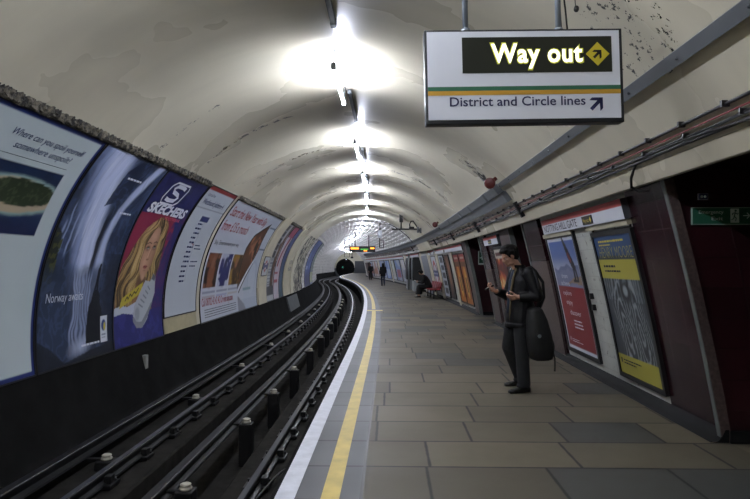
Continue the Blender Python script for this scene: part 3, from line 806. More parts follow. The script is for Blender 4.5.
# 1. cream travel poster with the island
w = 2.1; y0 = 4.56; h = S_FULL
t = poster_thing(y0, w, 'cream poster with a navy edge and an island photograph, nearest on the track side wall')
def paint(U, V):
    a = Art(U, V, 'b9c4c6')
    a.put(ss(.45, .8, fbm(U*1.5, V*1.2, 4, 3))*.22, '9fb0ae')
    e = np.minimum(np.minimum(U, w-U), np.minimum(V, h-V)); a.put(e < .045, '1d2c66')
    x0, x1, b0, b1 = .12, 1.79, 1.60, 2.33
    I = (U > x0) & (U < x1) & (V > b0) & (V < b1); p = (U-x0)/(x1-x0); q = (V-b0)/(b1-b0)
    sea = np.array(srgb('14284a'))*np.ones(U.shape+(3,)); a.put(I, sea)
    nn = fbm(U*5, V*9, 4, 8); a.put(I*ss(.5, .7, nn)*.5, '0d1a34')
    a.put(I*ss(.0, .5, .55-np.hypot((p-.52)/.75, (q-.48)/.62))*.9, '245f86')
    wob = (fbm(U*6, V*6, 3, 5)-.5)*.18
    d = np.hypot((p-.66)/.40, (q-.56)/.27)+wob
    a.put(I*(1-ss(.98, 1.2, d)), '8aa5a0'); a.put(I*(1-ss(.9, 1.0, d)), 'b3a288')
    d2 = np.hypot((p-.70)/.33, (q-.61)/.21)+wob*1.3
    gr = fbm(U*24, V*24, 3, 2); a.put(I*(1-ss(.92, 1.0, d2)), '26311f'); a.put(I*(1-ss(.9, .95, d2))*(gr > .6), '3f4a33')
    a.put(I*(q < .25)*ss(.25, .0, q)*.7, '141a44')
    return a
f = LF(y0); border(f, w, h, .02, M_frame, t); sheet(f, w, h, paint, 110, 150, 'print', t)
lettering(f, [('Where can you spoil yourself', .66, 1.88, 2.595, .075, .0, .32), ('somewhere unspoilt?', .78, 1.74, 2.475, .075, .0, .32)], M_inkblue, t, 'headline')
greek(f, [(.3, 1.76, 2.40, .006)]+[(.12, 1.28-.12*(i % 3), 1.42-.062*i, .022) for i in range(6)]+[(.12, 1.25-.1*(i % 2), .86-.06*i, .022) for i in range(3)], M_ink, t)
# 2. waterfall poster
w = 1.86; y0 = 6.72
t = poster_thing(y0, w, 'dark blue waterfall poster with a tiny figure on a rock and the words Norway awaits')
def paint(U, V):
    p, q = U/w, V/h; a = Art(U, V, '34425f'); wp = fbm(U*2.5, V*2.5, 3, 40)-.5
    n = fbm(U*5, V*3.5, 5, 1); rid = 1-np.abs(fbm(U*9+wp*3, V*6, 4, 9)*2-1)
    a.put(ss(.35, .7, n)*.75, '18222f'); a.put(ss(.78, .97, rid)*.55, '46587c'); a.put((p > .62)*ss(.4, .8, n)*.5, '1a2c50')
    stk = fbm(U*26+wp*4, V*1.6, 4, 13); stk2 = fbm(U*60+wp*6, V*3, 3, 17)
    def fall(qs, cs, ws, hard, col, lo, amt=1.0):
        c = np.interp(q, qs, cs); wd = np.interp(q, qs, ws); d = np.abs(p-c+wp*.05)/wd
        a.put((1-ss(hard, 1.0, d))*(lo+(1-lo)*ss(.25, .65, stk))*amt*ss(qs[0]-.02, qs[0]+.10, q), col)
    fall([.30, .50, .75, 1.0], [.45, .42, .31, .22], [.20, .22, .26, .30], .4, '8e9cc4', .6)
    fall([.28, .45, .60, .8, 1.0], [.50, .47, .42, .34, .26], [.09, .12, .15, .18, .21], .35, 'c3cdea', .8)
    a.put((np.abs(p-np.interp(q, [.3, .5, 1], [.49, .45, .26])) < .10)*(q > .32)*ss(.55, .7, stk2)*.5, 'd6ddf0')
    fall([.20, .40, .55, .62, .72, .86, 1.0], [.70, .67, .65, .655, .69, .79, .90], [.11, .09, .06, .06, .065, .07, .08], .35, 'b4bfde', .8)
    a.put((1-ss(.5, 1.0, np.abs(p-.565+wp*.05)/.032))*ss(.3, .36, q)*(1-ss(.66, .72, q))*.95, '0e1522')
    tri = a.poly([(.80, 2.08), (.86, 2.62), (1.05, 2.84), (1.42, 2.84), (1.30, 2.45), (1.08, 2.18)], '17223a', .9); a.put(tri*ss(.8, .97, rid)*.5, '3c4f74')
    for cx, q0, q1 in ((.10, .48, .74), (.20, .46, .70), (.27, .50, .78), (.05, .55, .66)):
        a.put((1-ss(.3, 1.0, np.abs(p-cx-wp*.12)/.018))*ss(q0, q0+.06, q)*(1-ss(q1-.05, q1, q))*.75, 'a4b1d2')
    a.poly([(.0, .9), (.0, 1.75), (.14, 1.66), (.22, 1.2), (.10, .9)], '1c2118', .9); a.put((p < .11)*(q > .32)*(q < .58)*ss(.55, .62, fbm(U*16, V*16, 3, 5)), '474b26')
    lowr = ss(.46, .38, q+wp*.12); a.put(lowr*.8, '222d43'); a.put(lowr*ss(.75, .95, rid)*.5, '3f4f6e')
    for i in range(7):
        c = np.interp(q, [.05, .16, .30, .42], [.36+.05*i, .42+.035*i, .44+.03*i, .36+.04*i]); a.put((1-ss(.2, 1.0, np.abs(p-c+wp*.10)/.020))*ss(.05, .12, q)*(1-ss(.36, .44, q))*(.35+.65*stk), '9eabcc')
    a.put(ss(.76, .86, p)*(q < .5)*.7, '131b2b')
    a.put(np.clip(1.2-np.hypot((p-.52)/.17, (q-.055-.10*(p-.4))/.045), 0, 1)*(.4+.7*stk), 'b7c1dc')
    a.poly([(0, 0), (w, 0), (w, .14), (1.2, .10), (.55, .02), (.3, .22), (0, .36)], '0f1520', .85)
    a.poly([(1.10, .2), (1.14, .55), (1.16, .70), (1.22, .76), (1.25, .90), (1.36, .93), (1.44, .84), (1.47, .70), (1.53, .64), (1.57, .2)], '10151f')
    for L in (((1.28, .90), (1.30, 1.02)), ((1.35, .91), (1.33, 1.02)), ((1.315, 1.0), (1.315, 1.2))): a.line(L, .025 if L[1][1] < 1.1 else .038, '0d1424')
    a.ell(1.32, 1.25, .028, .034, '0d1424')
    a.rect(1.50, .16, 1.70, .53, 'cfd5dd'); a.ell(1.6, .40, .065, .08, '23407f'); a.ell(1.625, .38, .03, .06, 'c0b03e'); a.rect(1.54, .26, 1.66, .275, '8890a0'); a.rect(1.54, .22, 1.64, .235, '8890a0')
    return a
f = LF(y0); border(f, w, h, .02, M_frame, t); sheet(f, w, h, paint, 160, 240, 'print', t)
lettering(f, [('Norway awaits', .14, .98, .80, .115, -.004, 0)], M_inkwhite, t, 'headline')
greek(f, [(.95, 1.36, 2.52, .028), (1.28, 1.66, 2.02, .026), (.98, 1.46, .17, .026)], M_inkwhite, t)
# 3. footwear poster
w = 1.86; y0 = 8.62
t = poster_thing(y0, w, 'navy and magenta footwear poster with a long-haired blonde woman and a white training shoe')
def paint(U, V):
    a = Art(U, V, '262a60'); n = fbm(U*9, V*9, 4, 4); a.put(ss(.5, .7, n)*.5, '191c48')
    a.poly([(.0, .55), (.0, 2.12), (1.36, 2.16), (1.56, 1.9), (1.46, .9), (1.2, .5)], '862646'); a.put((U > 1.40)*(V < 2.2)*ss(.46, .58, n)*.8, '4a2660')
    wv = .06*np.sin(V*7.5+U*3)+.03*np.sin(V*15+1)+(fbm(U*5, V*2.5, 3, 6)-.5)*.12
    hair = a.poly([(.62, 1.98), (.80, 2.09), (1.05, 2.10), (1.28, 1.96), (1.42, 1.66), (1.46, 1.25), (1.36, .88), (1.38, .5), (.04, .48), (.0, .9), (.06, 1.22), (.22, 1.48), (.36, 1.72), (.48, 1.88)], '6b5334')
    rad = U+wv-.42*(V-.5)*(U < .85)+.1*(V-.5)*(U >= .85)
    st = fbm(rad*30, V*1.4, 3, 61); st2 = fbm(rad*75, V*2.2, 2, 62)
    a.put(hair*ss(.42, .62, st)*.85, 'a88a58'); a.put(hair*ss(.55, .72, st2)*.6, 'c9ae7c'); a.put(hair*ss(.50, .34, st)*.85, '33241a'); a.put(hair*ss(1.0, 1.35, U)*.45, '2c2018')
    a.poly([(.62, .5), (.64, .95), (.78, 1.10), (1.02, 1.05), (1.04, .62), (1.0, .5)], '87604c', .95); a.ell(.86, .98, .20, .09, '5c3f30', .6, .8)
    fm = 1-ss(.93, 1.05, np.sqrt(((U-.90-.06*(V-1.45))/(.25-.10*ss(1.30, 1.0, V)))**2+((V-1.46)/.46)**2)); a.put(fm, 'b48a72')
    a.put(fm*ss(.92, 1.16, U)*.55, '7d5643'); a.put(fm*np.exp(-((U-.82)/.09)**2-((V-1.30)/.14)**2)*.7, 'c9a088'); a.put(fm*np.exp(-((U-.90)/.14)**2-((V-1.75)/.10)**2)*.6, 'cba58c'); a.put(fm*np.exp(-((U-.88)/.05)**2-((V-1.07)/.04)**2)*.6, 'c8a088')
    for x, y, s_ in ((.80, 1.545, 1), (1.03, 1.565, .85)):
        a.ell(x, y, .085*s_, .05, '7a5545', .5, .7); a.line([(x-.08*s_, y+.075), (x, y+.10), (x+.08*s_, y+.082)], .011, '4a3424', .8)
        a.ell(x, y, .055*s_, .020, 'd0c6bd', .3); a.ell(x, y, .023, .021, '2a3138', .3); a.line([(x-.06*s_, y-.004), (x-.02, y+.022), (x+.03, y+.022), (x+.065*s_, y)], .009, '1c1410')
    a.line([(.97, 1.54), (.945, 1.42), (.955, 1.37)], .012, '855d49', .6); a.ell(.905, 1.355, .045, .018, '96694f', .6, .7); a.ell(.885, 1.352, .012, .008, '4e3328', .4); a.ell(.935, 1.352, .010, .008, '4e3328', .4); a.line([(.905, 1.52), (.895, 1.40)], .016, 'd3ad97', .6)
    a.ell(.895, 1.238, .080, .020, '9a4a4a', .35); a.ell(.895, 1.213, .062, .018, 'a85a58', .4); a.line([(.82, 1.228), (.87, 1.232), (.90, 1.226), (.97, 1.232)], .006, '54262a'); a.ell(.89, 1.17, .05, .012, '8a604c', .6, .6)
    side = a.poly([(.60, 1.98), (.88, 2.06), (.80, 1.86), (.70, 1.60), (.665, 1.35), (.68, 1.05), (.62, .7), (.40, .6), (.42, 1.2), (.50, 1.7)], '8a6c42', .9)
    side2 = a.poly([(.88, 2.07), (1.15, 2.02), (1.30, 1.7), (1.33, 1.2), (1.24, .7), (1.08, .66), (1.12, 1.1), (1.16, 1.4), (1.12, 1.72), (1.0, 1.92)], '6e5433', .9)
    for m in (side, side2): a.put(m*ss(.45, .62, st), 'b4975f'); a.put(m*ss(.52, .66, st2)*.7, 'd0b887'); a.put(m*ss(.50, .36, st)*.8, '36271a')
    a.poly([(.0, .46), (.0, .60), (.25, .63), (.45, .60), (.75, .66), (.8, .46)], 'b9bfcc'); a.poly([(.0, .0), (w, 0), (w, .52), (1.3, .50), (.7, .46), (.3, .51), (.0, .48)], '272a68'); a.put((V < .5)*ss(.55, .62, n)*.5, '3d4088')
    a.poly([(.17, .58), (.24, .74), (.95, .98), (.92, .80)], 'b8a83c')
    a.poly([(.66, .36), (.78, .24), (1.0, .22), (1.22, .36), (1.38, .60), (1.48, .78), (1.42, 1.06), (1.30, 1.12), (1.22, .98), (1.02, 1.0), (.88, .82), (.70, .60)], 'aab0b8')
    a.poly([(.66, .36), (.78, .24), (1.0, .22), (1.24, .40), (1.42, .62), (1.36, .62), (1.18, .46), (.98, .32), (.80, .34), (.68, .44)], '7b7f88')
    for i in range(5): a.line([(.86+.075*i, .62+.07*i), (1.02+.06*i, .56+.07*i)], .012, '70757f')
    a.ell(.82, .46, .09, .11, '9398a0', .3); a.poly([(1.26, 1.02), (1.40, .98), (1.42, 1.06), (1.30, 1.11)], '5a5f69')
    a.line([(.36, .70), (.42, .76), (.46, .72), (.52, .80), (.58, .76), (.66, .83), (.72, .80), (.80, .88)], .012, '2a2620')
    return a
f = LF(y0); border(f, w, h, .02, M_frame, t); sheet(f, w, h, paint, 170, 250, 'print', t)
def ribbon(pts, wd):
    vs = []; fs = []
    for i, (x, y) in enumerate(pts):
        a = pts[max(i-1, 0)]; b = pts[min(i+1, len(pts)-1)]; d = math.hypot(b[0]-a[0], b[1]-a[1]); nx, ny = -(b[1]-a[1])/d, (b[0]-a[0])/d
        vs += [(x+nx*wd, y+ny*wd), (x-nx*wd, y-ny*wd)]
        if i: k = 2*i; fs.append((k-2, k-1, k+1, k))
    return vs, fs
mb = MB()
sh = lambda x, y: (.80+1.5*x+.25*y, 2.535+1.15*y)
for pts, wd in (([(-.23, .10), (-.16, .17), (.20, .17), (.24, .10), (.20, -.12), (.12, -.18), (-.22, -.18), (-.25, -.10), (-.23, .10)], .018),
                ([(.15, .10), (.08, .12), (-.08, .12), (-.13, .07), (-.09, .02), (.06, -.01), (.11, -.05), (.07, -.11), (-.08, -.12), (-.17, -.10)], .036)):
    vs, fs = ribbon([sh(*q) for q in pts], wd); mb.add([f(a, b, .0155) for a, b in vs], fs)
mb.build('emblem', M_inkwhite, t)
lettering(f, [('SKECHERS', .14, 1.74, 2.15, .155, .05, .25)], M_inkwhite, t, 'headline'); lettering(f, [('FOOTWEAR', .92, 1.60, 2.06, .055, .02, .2)], M_inkpink, t, 'subtitle')
# 4. white line diagram board with cream tiles below
w = 1.75; y0 = 10.58; s0 = .30; h4 = 2.62
t = poster_thing(y0, w, 'plain white line diagram board with a red top edge, between the footwear and television posters', None, 'line_diagram', h4, s0); t['category'] = 'sign'
def paint(U, V):
    a = Art(U, V, 'b4bbc4'); a.put(ss(.5, .8, fbm(U*1.2, V, 3, 12))*.15, '98a0a8'); a.rect(0, h4-.085, w, h4, '8c2a2e')
    a.rect(.0, 2.14, w, 2.145, '8e949c'); a.rect(.62, 1.86, 1.10, 1.98, '28346a')
    a.rect(.96, .62, .975, 1.86, '9aa0aa'); a.line([(.80, 1.42), (.92, 1.37)], .014, '9a3a3a')
    a.rect(.95, .84, 1.70, .846, '7c828c'); a.rect(.95, 1.20, .958, .85, '7c828c')
    for x, y in ((.3, .9), (.9, .93), (1.4, .88)): a.ell(x, y, .006, .02, '70757c')
    return a
f = LF(y0, s0); border(f, w, h4, .022, M_frame, t); sheet(f, w, h4, paint, 80, 110, 'print', t)
lettering(f, [('Central line', .16, .60, 2.41, .06, 0, 0), ('Westbound platform 4', .16, 1.46, 2.23, .115, .006, 0)], M_inkblue, t, 'headline')
greek(f, [(.62-.03*(i % 2), .62+.26+.03*(i % 3), 1.80-.098*i, .036) for i in range(13)]+[(1.02, 1.32, 1.36, .024), (1.02, 1.40, 1.29, .024), (1.05, 1.5, 1.02, .026), (1.05, 1.4, .93, .024)], M_inkblue, t)
mb = grid_surf(lambda u, v: left_surf(y0-.02+u, v, .012), [0, .9, w+.04], [0, .1, .2, .275]); struct(mb, 'trim_20', mat('cream_tile', 'aaa283', .35, 0, .12, 5))
# 5. wide television poster
w = 5.75; y0 = 12.62
t = poster_thing(y0, w, 'wide white television poster with red headline and four photographs')
def paint(U, V):
    a = Art(U, V, 'b6bcc8'); a.put((U > 4.0)*.3, '9fb0c4')
    for x, c1, c2, sd in ((.14, '2a1c18', '7b4c36', 1), (1.22, 'a5abc0', '2b2f66', 2), (2.26, '8a6a2c', '3e2c1c', 3)):
        I = (U > x)*(U < x+.95)*(V > .74)*(V < 1.56); a.put(I, c1); nn = fbm(U*3+sd*7, V*4, 4, sd); a.put(I*ss(.48, .58, nn), c2)
        a.ell(x+.47, 1.05, .24, .30, c2, .3, 1.0); a.ell(x+.45, 1.32, .12, .14, '8b5f49' if sd != 2 else '22264f', .3)
        a.rect(x, .60, x+.95, .66, '8d93a6'); a.rect(x, .50, x+.95, .57, ('9a8d90', '8287b2', 'a59a8c')[sd-1], .6)
    P = [(3.30, .66), (3.30, 1.7), (3.55, 2.08), (4.66, 2.52), (4.85, 1.75), (4.6, 1.42)]
    I = a.poly([(3.22, .58), (3.22, 1.75), (3.5, 2.15), (4.75, 2.62), (4.95, 1.74), (4.65, 1.34)], '16110f')
    I = a.poly(P, '50301f'); nn = fbm(U*2.2, V*2.2, 4, 6); a.put(I*ss(.45, .6, nn), 'a0684a'); a.put(I*ss(.62, .68, nn), '211410')
    a.line([(3.4, .60), (4.7, 1.38)], .04, 'ccd0d8'); a.line([(3.4, .50), (4.75, 1.30)], .03, '191514')
    for v in (2.45, 1.72): a.rect(4.9, v, w, v+.05, '54627a')
    a.ell(4.95, .9, .55, .5, '8fa0b6', .05, .5); a.ell(4.95, .86, .48, .46, 'b6bfcc', .05); a.rect(3.9, .52, 4.9, .60, '7f98a4')
    a.poly([(3.3, .0), (3.3, .42), (4.0, .16), (4.2, 0)], '7d7a80'); a.put((U > 3.3)*(V < .3)*.25, '8898b0')
    return a
f = LF(y0); border(f, w, h, .025, M_frame, t); sheet(f, w, h, paint, 190, 110, 'print', t)
lettering(f, [('Start the New Year with Sky', .16, 3.95, 2.47, .24, .008, 0), ('from £15 a month', .16, 2.5, 2.10, .25, .006, 0), ('Call 08702 42 42 42 Or visit sky.com', .12, 2.75, .34, .17, .006, 0)], M_inkred, t, 'headline')
lettering(f, [('Sky. Entertainment your way', .18, 2.3, 1.75, .10, -.002, 0)], M_ink, t, 'subtitle')
greek(f, [(.3, 3.1, .24-.055*i, .018) for i in range(4)], M_ink, t)
# pilaster with small roundel sign
def lpanel(y0, y1, m, name, s0=-.02, s1=3.0, off=.03):
    g = grid_surf(lambda u, v: left_surf(u, v, off), span(y0, y1, .4), span(s0, s1, .2)); g.uv = None
    for ye in (y0, y1): g.loft([[left_surf(ye, v, off) for v in span(s0, s1, .2)], [left_surf(ye, v, -.01) for v in span(s0, s1, .2)]], False, False)
    return struct(g, name, m)
lpanel(18.62, 20.0, M_cream, 'trim_21')
t = thing('station_sign', 'small white station sign on the cream pilaster beyond the television poster', 'sign', left_surf(19.3, .9, .03))
sheet(LF(18.85, .92), .9, .62, lambda U, V: (lambda a: (a.rect(.06, .2, .84, .42, '2a3568'), a.ell(.45, .31, .2, .2, 'a33a3a', .1), a.ell(.45, .31, .12, .12, 'c4c8cc', .1), a.rect(.2, .27, .7, .35, '2a3568'), a)[-1])(Art(U, V, 'b9bdc2')), 30, 20, 'print', t, .045)
border(LF(18.85, .92), .9, .62, .02, M_frame, t, off=.05)
# 6-7. narrow posters
def simple(y0, w, paint, label, nu=40, nv=70, hh=S_FULL, s0=0.0, fr=.03, group='posters along the track side wall'):
    t = poster_thing(y0, w, label, group, 'poster', hh, s0); f = LF(y0, s0); border(f, w, hh, fr, M_frame, t); sheet(f, w, hh, paint, nu, nv, 'print', t); return t, f
def p6(U, V):
    a = Art(U, V, 'aeb2b8'); a.rect(.0, 1.4, .55, 2.86, '8c9098')
    for i in range(5): a.rect(.08, 1.55+.26*i, .55, 1.76+.26*i, '1c1c20')
    for i in range(14): a.rect(.1, .5+.065*i, .62, .53+.065*i, '6e727c')
    a.poly([(.62, .5), (.75, 1.6), (.95, 2.7), (1.25, 2.5), (1.2, .5)], '6b4c38'); a.put((U > .62)*ss(.5, .6, fbm(U*4, V*4, 3, 4))*(V > .4), '2a2420'); a.rect(0, .2, 1.4, .5, '4a4c52'); return a
simple(20.08, 1.35, p6, 'tall white poster with a column of small dark photographs, beyond the cream pilaster')
def p7(U, V):
    a = Art(U, V, 'b9a3ad'); a.put(ss(.45, .65, fbm(U*3, V*2, 3, 7))*.6, 'b7c0cc'); a.rect(.0, 2.4, 1.4, 2.86, '9a4a62'); a.poly([(.2, 1.2), (.5, 1.2), (1.0, 2.4), (.7, 2.4)], '8a2c3c'); a.rect(.1, .6, .9, .7, '9a3a48'); a.rect(.1, .9, .8, 1.0, '9a3a48'); return a
simple(21.5, 1.2, p7, 'pinkish poster with a red slash, second beyond the cream pilaster')
def p8(U, V):
    a = Art(U, V, '3c4a78'); a.put(ss(1.7, .6, V), '2f4f55'); a.put(ss(.5, .65, fbm(U*3, V*2, 3, 2))*.4, '6a78a0'); return a
simple(22.78, .95, p8, 'narrow blue poster fading to teal, last before the bare cream wall')
def lt(y, v, label):
    t = thing('station_sign', label, 'sign', left_surf(y, v, .01)); f = LF(y, v)
    lettering(f, [('NOTTING', .1, 1.1, .36, .16, .01, 0), ('HILL GATE', .1, 1.1, .08, .16, .01, 0)], M_inkblue, t, 'lettering', .06)
lpanel(23.9, 26.2, M_cream, 'trim_22'); lt(24.6, .95, 'faded station name lettered on the bare cream wall')
def p9(U, V):
    a = Art(U, V, '44548c'); a.put(ss(.48, .66, fbm(U*2.2, V*1.6, 3, 21))*.7, '7c8cbc'); a.put(ss(1.2, .4, V)*.7, '4a4450'); a.rect(.2, 1.0, 1.8, 1.2, '9aa2c4'); return a
simple(33.2, 4.4, p9, 'large blue poster beyond the flaking wall, where the tunnel rings begin')
def p10(U, V):
    a = Art(U, V, '6f7892'); a.put(ss(.48, .62, fbm(U*2.2, V*1.6, 3, 31))*.8, '8b9a62'); a.rect(0, .1, 3, .8, 'b0b48c'); return a
simple(37.9, 3.0, p10, 'greyish green poster next to the large blue one, far down the track side')
# pale plates low on the wall and a little switch box
M_plate = mat('grey_wall_plate', '4c5052', .55, 0, .2, 3)
g = thing('wall_plate', 'grey curved cable plate low on the wall below the bare cream panel', 'plate', left_surf(26, -.5, .02))
m = MB(); m.loft([[left_surf(y, v, o) for v, o in ((-.75, -.01), (-.75, .05), (-.12, .05), (-.12, -.01))] for y in span(24.6, 28.2, .6)], True, True, False); m.build('plate', M_plate, g)
m = MB(); q = left_surf(9.55, -.32, 0); m.box(q[0]-.02, q[0]+.05, q[1]-.05, q[1]+.05, q[2]-.12, q[2]+.10, .01); m.build_top('wall_fixing', mat('grey_switch_box', '8a8a84', .5, 0, .2, 8), 'tiny pale fixing low on the dark wall under the footwear poster', 'fixing')

# ------------------------------------------------------------------ platform side: signs and posters
def RF(y1, z0): return lambda u, v, off=0.0: right_surf(y1-u, z0+v, off)
def rposter(y0, y1, z0, z1, paint, label, nu, nv, fr=.06, name='poster', cat='poster', group='posters on the platform wall', off=.03):
    w, h = y1-y0, z1-z0; t = thing(name, label, cat, right_surf((y0+y1)/2, z0, 0), 0, group); f = RF(y1, z0)
    border(f, w, h, fr, M_frame, t, off=off+.012); sheet(f, w, h, paint(w, h), nu, nv, 'print', t, off); return t, f
def frieze(y0, y1, z0, z1, name_s, label, wayout=True, boxes=()):
    w, h = y1-y0, z1-z0; t = thing('frieze_sign', label, 'sign', right_surf((y0+y1)/2, z0, 0), 0, 'station name friezes above the posters'); f = RF(y1, z0)
    def paint(U, V):
        a = Art(U, V, 'c9ccd2'); a.rect(0, h-.075, w, h, 'a03a34'); return a
    sheet(f, w, h, paint, max(8, int(w*10)), 24, 'print', t, .075)
    mb = MB(); us = span(0, w, .4)
    mb.loft([[f(u, 0, 0), f(u, h, 0), f(u, h, .073), f(u, 0, .073)] for u in us], True, True, False); mb.build('panel_body', M_dkgrey, t)
    if name_s: lettering(f, [(name_s, .10, 1.70, .025, .098, .004, 0)], M_ink, t, 'station_name', .079)
    if wayout:
        u0 = w*.60 if name_s else w*.36; b = MB(); b.loft([[f(u, .02, .075), f(u, .125, .075), f(u, .125, .083), f(u, .02, .083)] for u in (u0, u0+.36)], True, True, False); b.build('way_out_panel', M_black, t)
        lettering(f, [('Way out', u0+.03, u0+.25, .05, .045, .01, 0)], M_inkyel, t, 'way_out_lettering', .086)
        c = MB(); cx = u0+.305; c.add([f(cx-.035, .072, .086), f(cx, .037, .086), f(cx+.035, .072, .086), f(cx, .107, .086)], [(0, 1, 2, 3)]); c.build('way_out_diamond', M_inkyel, t)
    return t
frieze(6.22, 9.45, 2.05, 2.262, 'NOTTING HILL GATE', 'white NOTTING HILL GATE frieze sign with a red band above the red and blue posters')
frieze(13.35, 15.1, 2.05, 2.25, None, 'short white frieze with a black Way out panel above the orange poster between the passages')
frieze(19.1, 26.6, 2.05, 2.25, None, 'long white frieze with red top band above the orange posters past the second passage')
frieze(27.4, 29.5, 2.05, 2.25, None, 'short white frieze above the red and blue roundel')
frieze(33.8, 40.5, 2.06, 2.25, None, 'white frieze above the tall dark machines', False)
frieze(42.8, 74, 2.06, 2.25, None, 'very long white frieze with a red band far along the curving platform wall', False)
# tile strip under the nearest frieze
for a, b in ((6.25, 7.55), (8.2, 9.65)):
    m = MB(); m.loft([[right_surf(y, z, o) for z, o in ((1.985, 0), (2.04, 0), (2.04, .05), (1.985, .05))] for y in (a, b)], True, True, False); struct(m, 'trim_23', mat('cream_rail', 'aaa48c', .4, 0, .1, 4))
# red and blue mountain poster
def pd(w, h):
    def paint(U, V):
        a = Art(U, V, 'c6cbd6'); e = .045; a.rect(e, e, w-e, h-e, '7e2429'); s = (U > e)*(U < w-e)*(V > .98)*(V < h-e)
        a.put(s, '5c6fa2'); a.put(s*ss(1.45, 1.2, V), 'a9aec0'); a.put(s*ss(1.35, 1.75, V)*.6, '4260a4'); ridge = 1.20+.14*fbm(U*4, U*0+1, 3, 3)
        a.put(s*(V < ridge), '68708f'); a.put(s*(V < ridge-.06)*.7, '7c829c'); a.poly([(.45, .98), (.85, 1.04), (w-e, 1.0), (w-e, 1.14), (.9, 1.1)], '8f7a64')
        a.poly([(.76, 1.66), (.84, 1.68), (1.0, 1.46), (1.14, 1.26), (1.0, 1.20), (.86, 1.40)], '1c1a22'); a.ell(.79, 1.68, .03, .04, '2a2226')
        a.line([(1.03, 1.28), (1.0, 1.08)], .035, '1c1a22'); a.line([(1.09, 1.27), (1.13, 1.08)], .035, '1c1a22'); a.line([(.9, 1.45), (.97, 1.36)], .03, '7a2a2c'); a.poly([(.9, 1.04), (1.12, 1.04), (1.14, 1.08), (.92, 1.09)], '2b2524')
        a.rect(.12, .12, .22, .17, 'a8888a'); return a
    return paint
t, f = rposter(8.22, 9.54, .26, 1.96, pd, 'red and blue mountain poster listing dream, achieve, explore, enjoy and discover', 70, 90)
lettering(f, [('dream', .36, .66, 1.10, .07, -.003, 0), ('achieve', .26, .68, .99, .07, -.003, 0), ('explore', .26, .66, .84, .07, -.003, 0), ('enjoy', .33, .62, .70, .07, -.003, 0), ('discover', .42, .92, .545, .075, -.003, 0)], M_inkwhite, t, 'headline', .034)
greek(f, [(.52, .9, .45-.05*i, .018) for i in range(3)]+[(.26, .6, .15, .012), (.26, .75, .12, .012)], M_inkwhite, t, off=.034)
# blue, yellow and grey exhibition poster
def ph_(w, h):
    def paint(U, V):
        a = Art(U, V, '343a40'); a.rect(0, 1.43, w, h, '2a4670'); a.rect(0, 1.15, w, 1.38, 'a39b40')
        q = V < 1.15; n = fbm(U*3.5, V*2, 4, 2)
        for k, cx in enumerate((.42, .82)):
            d = np.hypot((U-cx-.05*np.sin(V*5))/.26, (V-.55)/.75); st = np.sin(d*26+n*26+U*14*(k-.5)); a.put(q*(V > .23)*ss(.3, .9, st)*.8*(1-ss(.7, 1.1, d)), '949a9c'); a.put(q*ss(.2, .9, -st)*.8*(1-ss(.7, 1.1, d)), '17191c')
        st = np.sin(U*60+n*16); a.put(q*(V > .9)*ss(.0, .9, st)*.5, '8d959a'); a.ell(.62, 1.0, .16, .12, '1b1d20', .4); a.ell(.62, 1.02, .06, .06, '8d959a', .4)
        a.rect(0, 0, w, .23, 'a39b40'); a.rect(.06, .13, .11, .19, '3a3a22'); return a
    return paint
t, f = rposter(6.30, 7.42, .24, 1.90, ph_, 'exhibition poster with blue heading, yellow bands and coiled grey drawings', 70, 110, .055)
lettering(f, [('HENRY MOORE', .10, 1.08, 1.40, .13, -.012, 0)], mat('ink_dull_yellow', '9a9458', .5, 0, 0), t, 'headline', .034)
greek(f, [(.14, .9, 1.585, .022), (.14, .5, 1.545, .016)], M_inkyel, t, off=.034); greek(f, [(.14, .5, 1.29, .025), (.14, .62, 1.235, .02), (.15, .65, .165, .016), (.15, .5, .13, .016)], M_ink, t, 'small_print', .034)
m = MB(); border(RF(7.42, 1.96), 1.12, .06, .02, M_frame, t, 'top_rail')
# two tiny black clips between those posters
for z, l in ((1.13, 'upper tiny black wall clip beside the mountain poster'), (.98, 'lower tiny black wall clip beside the mountain poster')):
    q = right_surf(8.02, z, 0); m = MB(); m.box(q[0]-.05, q[0]+.02, q[1]-.02, q[1]+.02, q[2]-.04, q[2]+.04, .008); m.build_top('wall_clip', M_black, l, 'clip')
def flame(w, h):
    def paint(U, V):
        a = Art(U, V, '4e1512'); n = fbm(U*3, V*2.4, 4, 11); a.put(ss(.45, .6, n), 'b0402a'); a.put(ss(.56, .7, n), 'cf9a3e'); a.put(ss(.66, .75, n), 'd8d0b0'); a.rect(0, h-.2, w, h, 'b8b4a8'); a.rect(.1, h-.15, w-.1, h-.06, '4a1614'); return a
    return paint
t, f = rposter(13.2, 14.3, .24, 1.92, flame, 'orange and red flame poster in a pale frame on the pier behind the man', 40, 60, .06)
def orange(w, h):
    def paint(U, V):
        a = Art(U, V, '8a3c1c'); a.rect(0, h-.22, w, h, '8c2f2a'); n = fbm(U*3, V*2.4, 4, 5); a.ell(w*.5, .72, .32, .62, 'c98a30', .4); a.ell(w*.5, .6, .2, .35, 'd8b65a', .5); a.put(ss(.55, .62, n)*.6, '4a1c12'); a.rect(0, h-.42, w, h-.24, '5c3a1c'); a.rect(w*.42, .4, w*.58, .9, '4a2a14'); a.rect(0, .02, w, .2, 'b06a28'); a.rect(w*.2, h-.15, w*.8, h-.07, 'b8a89a'); return a
    return paint
rposter(19.35, 20.62, .24, 1.92, orange, 'orange drink poster with a red heading, nearer one of an identical pair', 30, 50, .05)
rposter(20.74, 22.0, .24, 1.92, orange, 'orange drink poster with a red heading, farther one of an identical pair', 30, 50, .05)
def brown(w, h):
    def paint(U, V):
        a = Art(U, V, '5c4034'); a.put(ss(.45, .6, fbm(U*3, V*2, 3, 9)), '2c2422'); a.ell(w*.5, 1.0, .3, .5, '8d5f48', .5); return a
    return paint
